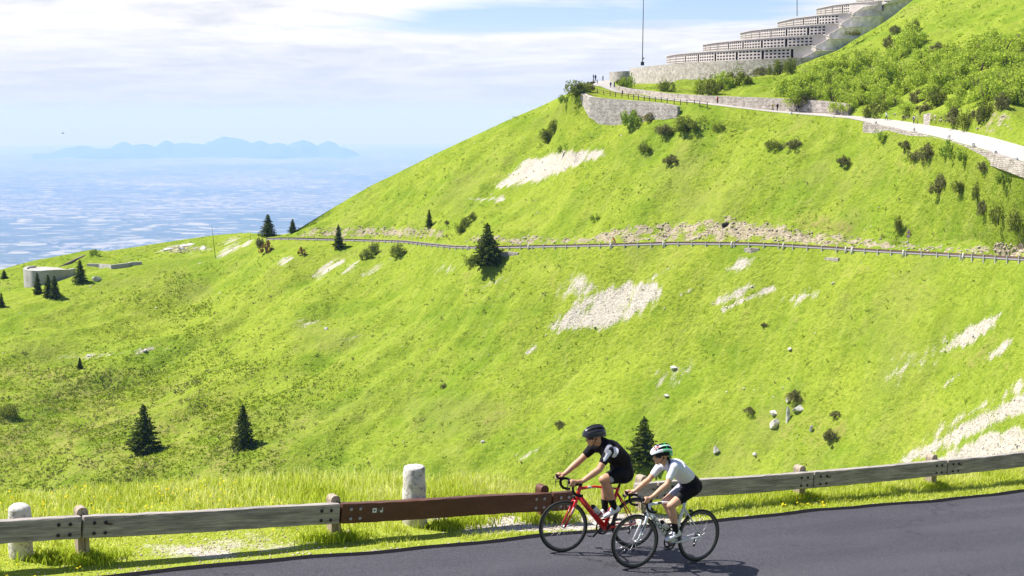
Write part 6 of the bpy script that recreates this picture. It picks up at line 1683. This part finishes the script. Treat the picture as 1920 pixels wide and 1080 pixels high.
def rider(bike, J, spec):
    """J(key) -> world point; builds one continuous body and its clothes"""
    sc = spec['sc']; root = empty('person', bike['saddle']); l = bike['left']; f = bike['f']; u = bike['up']
    tag(root, spec['label'], 'person', 'cyclists on the near road')
    g = {k: J(*v) for k, v in spec['joints'].items()}
    body = []; jer = []; sho = []; k = spec['build']
    pel, wai, che, nek, hed = g['pelvis'], g['waist'], g['chest'], g['neck'], g['head']
    tor = [(pel, wai, .118 * k, .112 * k, l, 1.25), (wai, che, .112 * k, .125 * k, l, 1.28), (che, che.lerp(nek, .75), .125 * k, .075 * k, l, 1.5)]
    body += [(a, b, ra * sc * .93, rb * sc * .93, ll, kk) for a, b, ra, rb, ll, kk in tor]
    body += [(nek, hed - spec['hu'] * .05 * sc, .056 * k * sc, .050 * k * sc)]
    body += head_caps(hed, spec['hf'], spec['hu'], sc)
    jer += [(a, b, ra * sc, rb * sc, ll, kk) for a, b, ra, rb, ll, kk in tor]
    jer += [(che.lerp(nek, .8), nek + (hed - nek) * .12, .07 * k * sc, .060 * k * sc)]
    for sd, s_ in (('L', 1), ('R', -1)):
        sh, el, wr = g['shoulder' + sd], g['elbow' + sd], g['wrist' + sd]
        body += [(che.lerp(nek, .55), sh, .07 * k * sc, .056 * k * sc), (sh, el, .050 * k * sc, .037 * k * sc), (el, el.lerp(wr, .35), .037 * k * sc, .039 * k * sc), (el.lerp(wr, .35), wr, .039 * k * sc, .025 * k * sc)]
        body += hand_caps(bike['hoods'][s_], wr, bike, s_, sc * spec.get('hand', 1))
        cuff = sh.lerp(el, spec['sleeve'])
        jer += [(che.lerp(nek, .5), sh, .080 * k * sc, .067 * k * sc), (sh, cuff, .065 * k * sc, .050 * k * sc)]
        hip, kn, an = g['hip' + sd], g['knee' + sd], g['ankle' + sd]
        calfm = kn.lerp(an, .32) - f * .012 * sc
        body += [(hip, kn, .088 * k * sc, .056 * k * sc), (kn, kn + f * .012 * sc, .054 * k * sc, .048 * k * sc), (kn, calfm, .050 * k * sc, .055 * k * sc), (calfm, an, .055 * k * sc, .034 * k * sc)]
        td = spec['toe' + sd]; td = (f * td[0] + u * td[1]).normalized()
        body += foot_caps(an, td, u, sc, l)
        hem = hip.lerp(kn, spec['hem'])
        sho += [(pel, hip, .115 * k * sc, .105 * k * sc), (hip, hem, .100 * k * sc, .076 * k * sc)]
        blob('sock', [(an + (kn - an).normalized() * .10 * sc, an, .044 * k * sc, .040 * sc), (an, an - u * .03 * sc, .04 * sc, .036 * sc)], M['sock'], root, .007, 3)
        shoe_obj(root, an, td, u, sc, l)
    sho += [(pel - f * .02, pel.lerp(wai, .6), .128 * k * sc, .120 * k * sc, l, 1.3)]
    blob('body', body, spec['skin'], root, .0062, 4)
    blob('jersey', jer, spec['jmats'], root, .008, 5, [(J(*a), J(*b), r_, m_) for a, b, r_, m_ in spec['jpaint']])
    blob('shorts', sho, spec['smats'], root, .008, 5, [(J(*a), J(*b), r_, m_) for a, b, r_, m_ in spec['spaint']])
    hc = hed + spec['hu'] * .035 * sc - spec['hf'] * .008 * sc
    helmet(root, hc, spec['helm_f'], spec['helm_f'].cross(l).normalized() * (1 if spec['helm_f'].cross(l).z > 0 else -1), sc, spec['hmats'], spec['hfn'])
    glasses(root, hed, spec['hf'], spec['hu'], sc, spec['gf'])
    hl = spec['hu'].cross(spec['hf']).normalized(); P_ = lambda x, y, z: hed + (spec['hf'] * x + hl * y + spec['hu'] * z) * sc
    mb = MB()
    for sd in (-1, 1):
        mb.tube([P_(.035, sd * .088, .05), P_(.02, sd * .083, -.03), P_(.045, sd * .045, -.098), P_(.05, 0, -.112)], .0045 * sc, 5); mb.tube([P_(-.06, sd * .082, .04), P_(.02, sd * .083, -.03)], .004 * sc, 5)
    o = mb.build('helmet_strap', M['strap'], root); o.matrix_parent_inverse = Matrix.Translation(-root.location)
    return root, g
def make_J(bike, cx=960):
    O, n, s = bike['O'], bike['left'], bike['s']
    def J(x, y, lat, mode):
        u, v = (980 + x / 3.376, 760 + y / 3.376) if mode == 1 else (1180 + x / 6, 810 + y / 6) if mode == 4 else (1040 + x / 4.91, 780 + y / 4.91)
        r = Vector(px_ray(u, v)); t = (O.dot(n) + lat) / r.dot(n); return r * t
    return J
Jr = make_J(red); Jw = make_J(whi)
f_, u_, l_ = red['f'], red['up'], red['left']
def dirn(b, a, up_): return (b['f'] * a + b['up'] * up_).normalized()
def wr_from(b, sd, back, upw, sc): return b['hoods'][sd] - b['f'] * back * sc + b['up'] * upw * sc + b['left'] * sd * .004
hbl = lambda th, al, band: 1 if (band < -.15 and abs(((th / math.pi * 4.2) % 1) - .5) < .43 and .22 < th / math.pi < .90 and .16 < al / math.pi < .84) else 0
def hwo(th, al, band):
    if band < -.35 and abs(((th / math.pi * 3.6) % 1) - .5) < .42 and .2 < th / math.pi < .9 and .14 < al / math.pi < .86: return 1
    if al / math.pi < .12 or al / math.pi > .88: return 1 if th / math.pi < .62 else 2
    if th / math.pi > .42 and (band < .75 or al / math.pi > .45): return 2
    if th / math.pi > .80: return 2
    if .12 < th / math.pi < .36 and band > .35 and .25 < al / math.pi < .6: return 3
    return 0
red_spec = dict(sc=1.06, build=1.11, label='man in a black and white jersey and black helmet riding the red bicycle', skin=M['skin_m'],
    joints=dict(pelvis=(622, 425, 0, 1), waist=(622, 345, 0, 1), chest=(555, 285, 0, 1), neck=(500, 232, 0, 1), head=(449, 198, 0, 1),
        shoulderL=(545, 292, .185, 1), elbowL=(487, 405, .225, 1), wristL=(378, 482, .215, 1), shoulderR=(450, 262, -.185, 1), elbowR=(372, 340, -.22, 1), wristR=(268, 432, -.21, 1),
        hipL=(625, 438, .095, 1), kneeL=(513, 470, .10, 1), ankleL=(578, 640, .095, 1), hipR=(615, 430, -.095, 1), kneeR=(520, 470, -.10, 1), ankleR=(520, 650, -.095, 1)),
    hf=dirn(red, 1, -.22), hu=dirn(red, .22, 1), helm_f=dirn(red, 1, -.12), toeL=(1, -.30), toeR=(1, -.25), sleeve=.58, hem=.62,
    jmats=[M['jersey_b'], M['jersey_w'], M['jersey_g']],
    jpaint=[((585, 285, .20, 1), (570, 312, .20, 1), .058, 1), ((548, 300, .26, 1), (520, 345, .28, 1), .034, 1), ((555, 250, .17, 1), (532, 290, .22, 1), .032, 2), ((418, 285, -.2, 1), (436, 292, -.15, 1), .018, 1), ((500, 325, .28, 1), (540, 352, .2, 1), .013, 1),
            ((600, 245, .10, 1), (608, 262, .12, 1), .008, 2), ((615, 250, .10, 1), (622, 268, .12, 1), .008, 2)],
    smats=[M['lycra'], M['lycra_g']], spaint=[((535, 420, .2, 1), (565, 485, .2, 1), .045, 1), ((580, 446, .2, 1), (604, 441, .2, 1), .012, 1)],
    hmats=[M['hblack'], M['hvent']], hfn=hbl, gf=M['gframe'])
rider(red, Jr, red_spec)
wh_spec = dict(sc=1.02, build=.96, hand=.94, label='woman with a long braid, white jersey and green-white helmet riding the white bicycle', skin=M['skin_w'],
    joints=dict(pelvis=(690, 600, 0, 4), waist=(635, 500, 0, 4), chest=(525, 405, 0, 4), neck=(415, 345, 0, 4), head=(352, 262, 0, 4),
        shoulderL=(500, 400, .165, 4), elbowL=(425, 590, .205, 4), wristL=(262, 728, .20, 4), shoulderR=(360, 370, -.165, 4), elbowR=(225, 530, -.21, 4), wristR=(60, 665, -.20, 4),
        hipL=(705, 640, .085, 4), kneeL=(468, 830, .10, 4), ankleL=(520, 1108, .095, 4), hipR=(640, 610, -.085, 4), kneeR=(400, 790, -.10, 4), ankleR=(530, 1060, -.095, 4)),
    hf=dirn(whi, 1, -.12), hu=dirn(whi, .12, 1), helm_f=dirn(whi, 1, -.05), toeL=(1, -.22), toeR=(1, -.35), sleeve=.62, hem=.60,
    jmats=[M['jersey_w'], M['print']], jpaint=[((690, 395, .0, 4), (735, 480, .0, 4), .075, 1)],
    smats=[M['lycra'], M['lycra_g']], spaint=[((500, 600, -.12, 4), (430, 700, -.12, 4), .115, 1), ((560, 730, .2, 4), (520, 770, .2, 4), .034, 1)],
    hmats=[M['hwhite'], M['hvent'], M['hgreen'], M['hred']], hfn=hwo, gf=M['gframe_r'])
wroot, wg = rider(whi, Jw, wh_spec)
mb = MB(); pts = [Jw(425, 285, .03, 4), Jw(447, 310, .06, 4), Jw(452, 350, .11, 4), Jw(450, 400, .13, 4), Jw(446, 440, .14, 4), Jw(443, 478, .14, 4)]
fine = [];
for i in range(5):
    for j in range(5): fine.append(pts[i].lerp(pts[i + 1], j / 5))
mb.tube(fine, [.017 * (1 - .5 * i / 25) * (1 + .25 * math.sin(i * 2.4)) for i in range(25)], 8)
o = mb.build('hair_braid', M['hair'], wroot); o.matrix_parent_inverse = Matrix.Translation(-wroot.location)
print('riders built')

# ------------------------------------------------------------------ walkers on the white road, a cyclist on the middle road
def walker(u, v, look, top, legs, hair, label, stride=.22, ang=0, pack=None, h=1.74):
    p_ = BVH.ray_cast(Vector((0, 0, 0)), Vector(px_ray(u, v)).normalized(), 3000)[0] or PD(u, v, 400)
    root = empty('person', p_ + Vector((0, 0, .08))); k = h / 1.74; tag(root, label, 'person', 'walkers on the white road')
    R_ = Matrix.Rotation(ang, 3, 'Z'); q = lambda x, y, z: root.location + R_ @ Vector((x * k, y * k, z * k)); l = R_ @ Vector((0, 1, 0))
    hipz = .90; vx = .035
    body = [(q(0, 0, .95), q(0, 0, 1.35), .12, .15, l, 1.3), (q(0, 0, 1.35), q(.02, 0, 1.50), .06, .055), (q(.02, 0, 1.60), q(.025, 0, 1.64), .10, .095)]
    leg, shirt = [], [(q(0, 0, .93), q(0, 0, 1.38), .14, .17, l, 1.3)]
    for s_ in (-1, 1):
        kn = q(.06 + s_ * stride * .45, s_ * .09, .48); an = q(s_ * stride, s_ * .09, .08)
        body += [(q(0, s_ * .09, hipz), kn, .09, .06), (kn, an, .06, .04), (an, an + R_ @ Vector((.14, 0, -.03)), .04, .035)]
        leg += [(q(0, s_ * .09, hipz + .05), kn, .11, .08), (kn, an + Vector((0, 0, .05)), .08, .06)]
        el = q(-s_ * .10, s_ * .24, 1.12); wr = q(-s_ * .16 + .12, s_ * .22, .90)
        body += [(q(0, s_ * .19, 1.40), el, .055, .042), (el, wr, .042, .035), (wr, wr + Vector((0, 0, -.09)), .036, .025)]
        shirt += [(q(0, s_ * .19, 1.40), el, .07, .055)]
    blob('body', body, M['skin_m'], root, .028, 2); blob('shirt', shirt, top, root, .028, 2); blob('trousers', leg, legs, root, .028, 2)
    blob('hair', [(q(-.02, 0, 1.64), q(-.01, 0, 1.67), .105, .10), (q(-.03, 0, 1.62), q(-.04, 0, 1.56), .09, .06)], hair, root, .028, 2)
    if pack: blob('backpack', [(q(-.18, 0, 1.08), q(-.18, 0, 1.34), .12, .11, l, 1.2)], pack, root, .028, 2)
    return root
C_ = {'black': cloth('black_cloth', (.02, .02, .024)), 'white': cloth('white_cloth', (.7, .7, .7)), 'navy': cloth('navy_cloth', (.03, .04, .09)), 'red': cloth('red_cloth', (.35, .03, .03)), 'yellow': cloth('yellow_cloth', (.45, .38, .05)), 'grey': cloth('grey_cloth', (.18, .17, .16))}
W = [
 (1112.5, 152, 'black', 'black', 'left one of the two dark walkers by the fence corner, far up the road'),
 (1116.5, 152, 'navy', 'black', 'right one of two dark walkers by the fence corner, far up the road'),
 (1130.5, 153, 'black', 'navy', 'dark-clothed walker alone farthest up the white road'),
 (1145, 165.5, 'navy', 'black', 'left one of the pair walking below the memorial corner'),
 (1152, 165.5, 'navy', 'navy', 'right one of the pair walking below the memorial corner'),
 (1167, 179, 'black', 'black', 'crouching dark figure by the fence at the bend of the white road'),
 (1345.5, 195, 'red', 'black', 'walker in a dark red top in front of the long pale wall'),
 (1449, 208, 'yellow', 'black', 'walker with a yellow top, left of the pair in front of the long pale wall'),
 (1457.5, 208.5, 'black', 'black', 'walker in black, right of the one with the yellow top'),
 (1493.5, 211, 'grey', 'black', 'left walker of the close dark pair under the long pale wall'),
 (1497, 211.5, 'black', 'grey', 'right walker of the close dark pair under the long pale wall'),
 (1662, 226.5, 'white', 'navy', 'walker in a white top and dark trousers before the thicket'),
 (1713, 233.5, 'white', 'black', 'walker in a pale top striding right of the one in white'),
]
for i, (u, v, t_, lg, lab) in enumerate(W):
    walker(u, v, 0, C_[t_], C_[lg], M['hair'], lab, stride=.10 + .16 * ((i * 7) % 3) / 2, ang=(i * 1.3) % 3, pack=C_['black'] if i in (3, 7, 12) else None, h=1.25 if i == 5 else 1.78 if u > 1600 else 1.72)
# the small cyclist behind the rail of the middle road
p_ = PZ(1152, float(np.interp(1152, us, rows[5][0])) + 2.2, float(np.interp(1152, us, rows[5][1])) + .12)
rt_ = empty('person', p_ + Vector((0, 0, .9))); tag(rt_, 'tiny cyclist in a red jersey behind the rail of the middle road', 'person')
dxx = Vector((-.9, -.43, 0)).normalized(); q = lambda x, z, y=0: p_ + dxx * x + Vector((0, 0, z)) + Vector((-dxx.y, dxx.x, 0)) * y
ll_ = Vector((-dxx.y, dxx.x, 0))
bd_ = [(q(-.15, 1.0), q(.25, 1.38), .12, .14, ll_, 1.3), (q(.3, 1.45), q(.40, 1.55), .06, .06), (q(.42, 1.60), q(.43, 1.64), .10, .10)]
for s_ in (-1, 1): bd_ += [(q(.25, 1.38, s_ * .18), q(.45, 1.12, s_ * .2), .05, .04), (q(.45, 1.12, s_ * .2), q(.66, 1.02, s_ * .2), .04, .03), (q(-.15, .98, s_ * .1), q(.22, .75 + .12 * s_, s_ * .1), .09, .06), (q(.22, .75 + .12 * s_, s_ * .1), q(.08, .40 + .12 * s_, s_ * .1), .06, .04)]
blob('body', bd_, M['skin_m'], rt_, .025, 2); blob('jersey', [(q(-.12, 1.02), q(.25, 1.38), .14, .16, ll_, 1.3), (q(.25, 1.38, .18), q(.36, 1.24, .2), .07, .06), (q(.25, 1.38, -.18), q(.36, 1.24, -.2), .07, .06)], plain('red_orange_jersey', (.65, .06, .02)), rt_, .025, 2)
blob('helmet', [(q(.40, 1.67), q(.44, 1.68), .12, .11)], C_['black'], rt_, .025, 2)
bk_ = copy_tree(red['root']); bk_.name = 'bicycle'; tag(bk_, 'tiny dark bicycle under the cyclist in red on the middle road', 'bicycle')
fz = Vector((dxx.x, dxx.y, 0)); lf = Vector((0, 0, 1)).cross(fz)
bk_.matrix_world = Matrix.Translation(p_ - fz * .45) @ Matrix(((fz.x, lf.x, 0, 0), (fz.y, lf.y, 0, 0), (0, 0, 1, 0), (0, 0, 0, 1)))
# ------------------------------------------------------------------ the air
def hazemat():
    m = bpy.data.materials.new('haze_air'); m.use_nodes = True; m.node_tree.nodes.clear()
    t = NT(m.node_tree); out = t.n('ShaderNodeOutputMaterial')
    v = t.n('ShaderNodeVolumePrincipled', {'Color': (.21, .40, .86, 1), 'Absorption Color': (.74, .60, .30, 1), 'Density': 5.6e-5, 'Anisotropy': 0.0})
    t.nt.links.new(v.outputs[0], out.inputs['Volume']); return m
mb = MB(); mb.box((-180000, -3000, -6000), (180000, 190000, 160)); hz_o = mb.build('haze', hazemat())
tag(hz_o, 'thin blue air haze over the plain', 'haze', kind='stuff')
print('objects', len(bpy.data.objects))
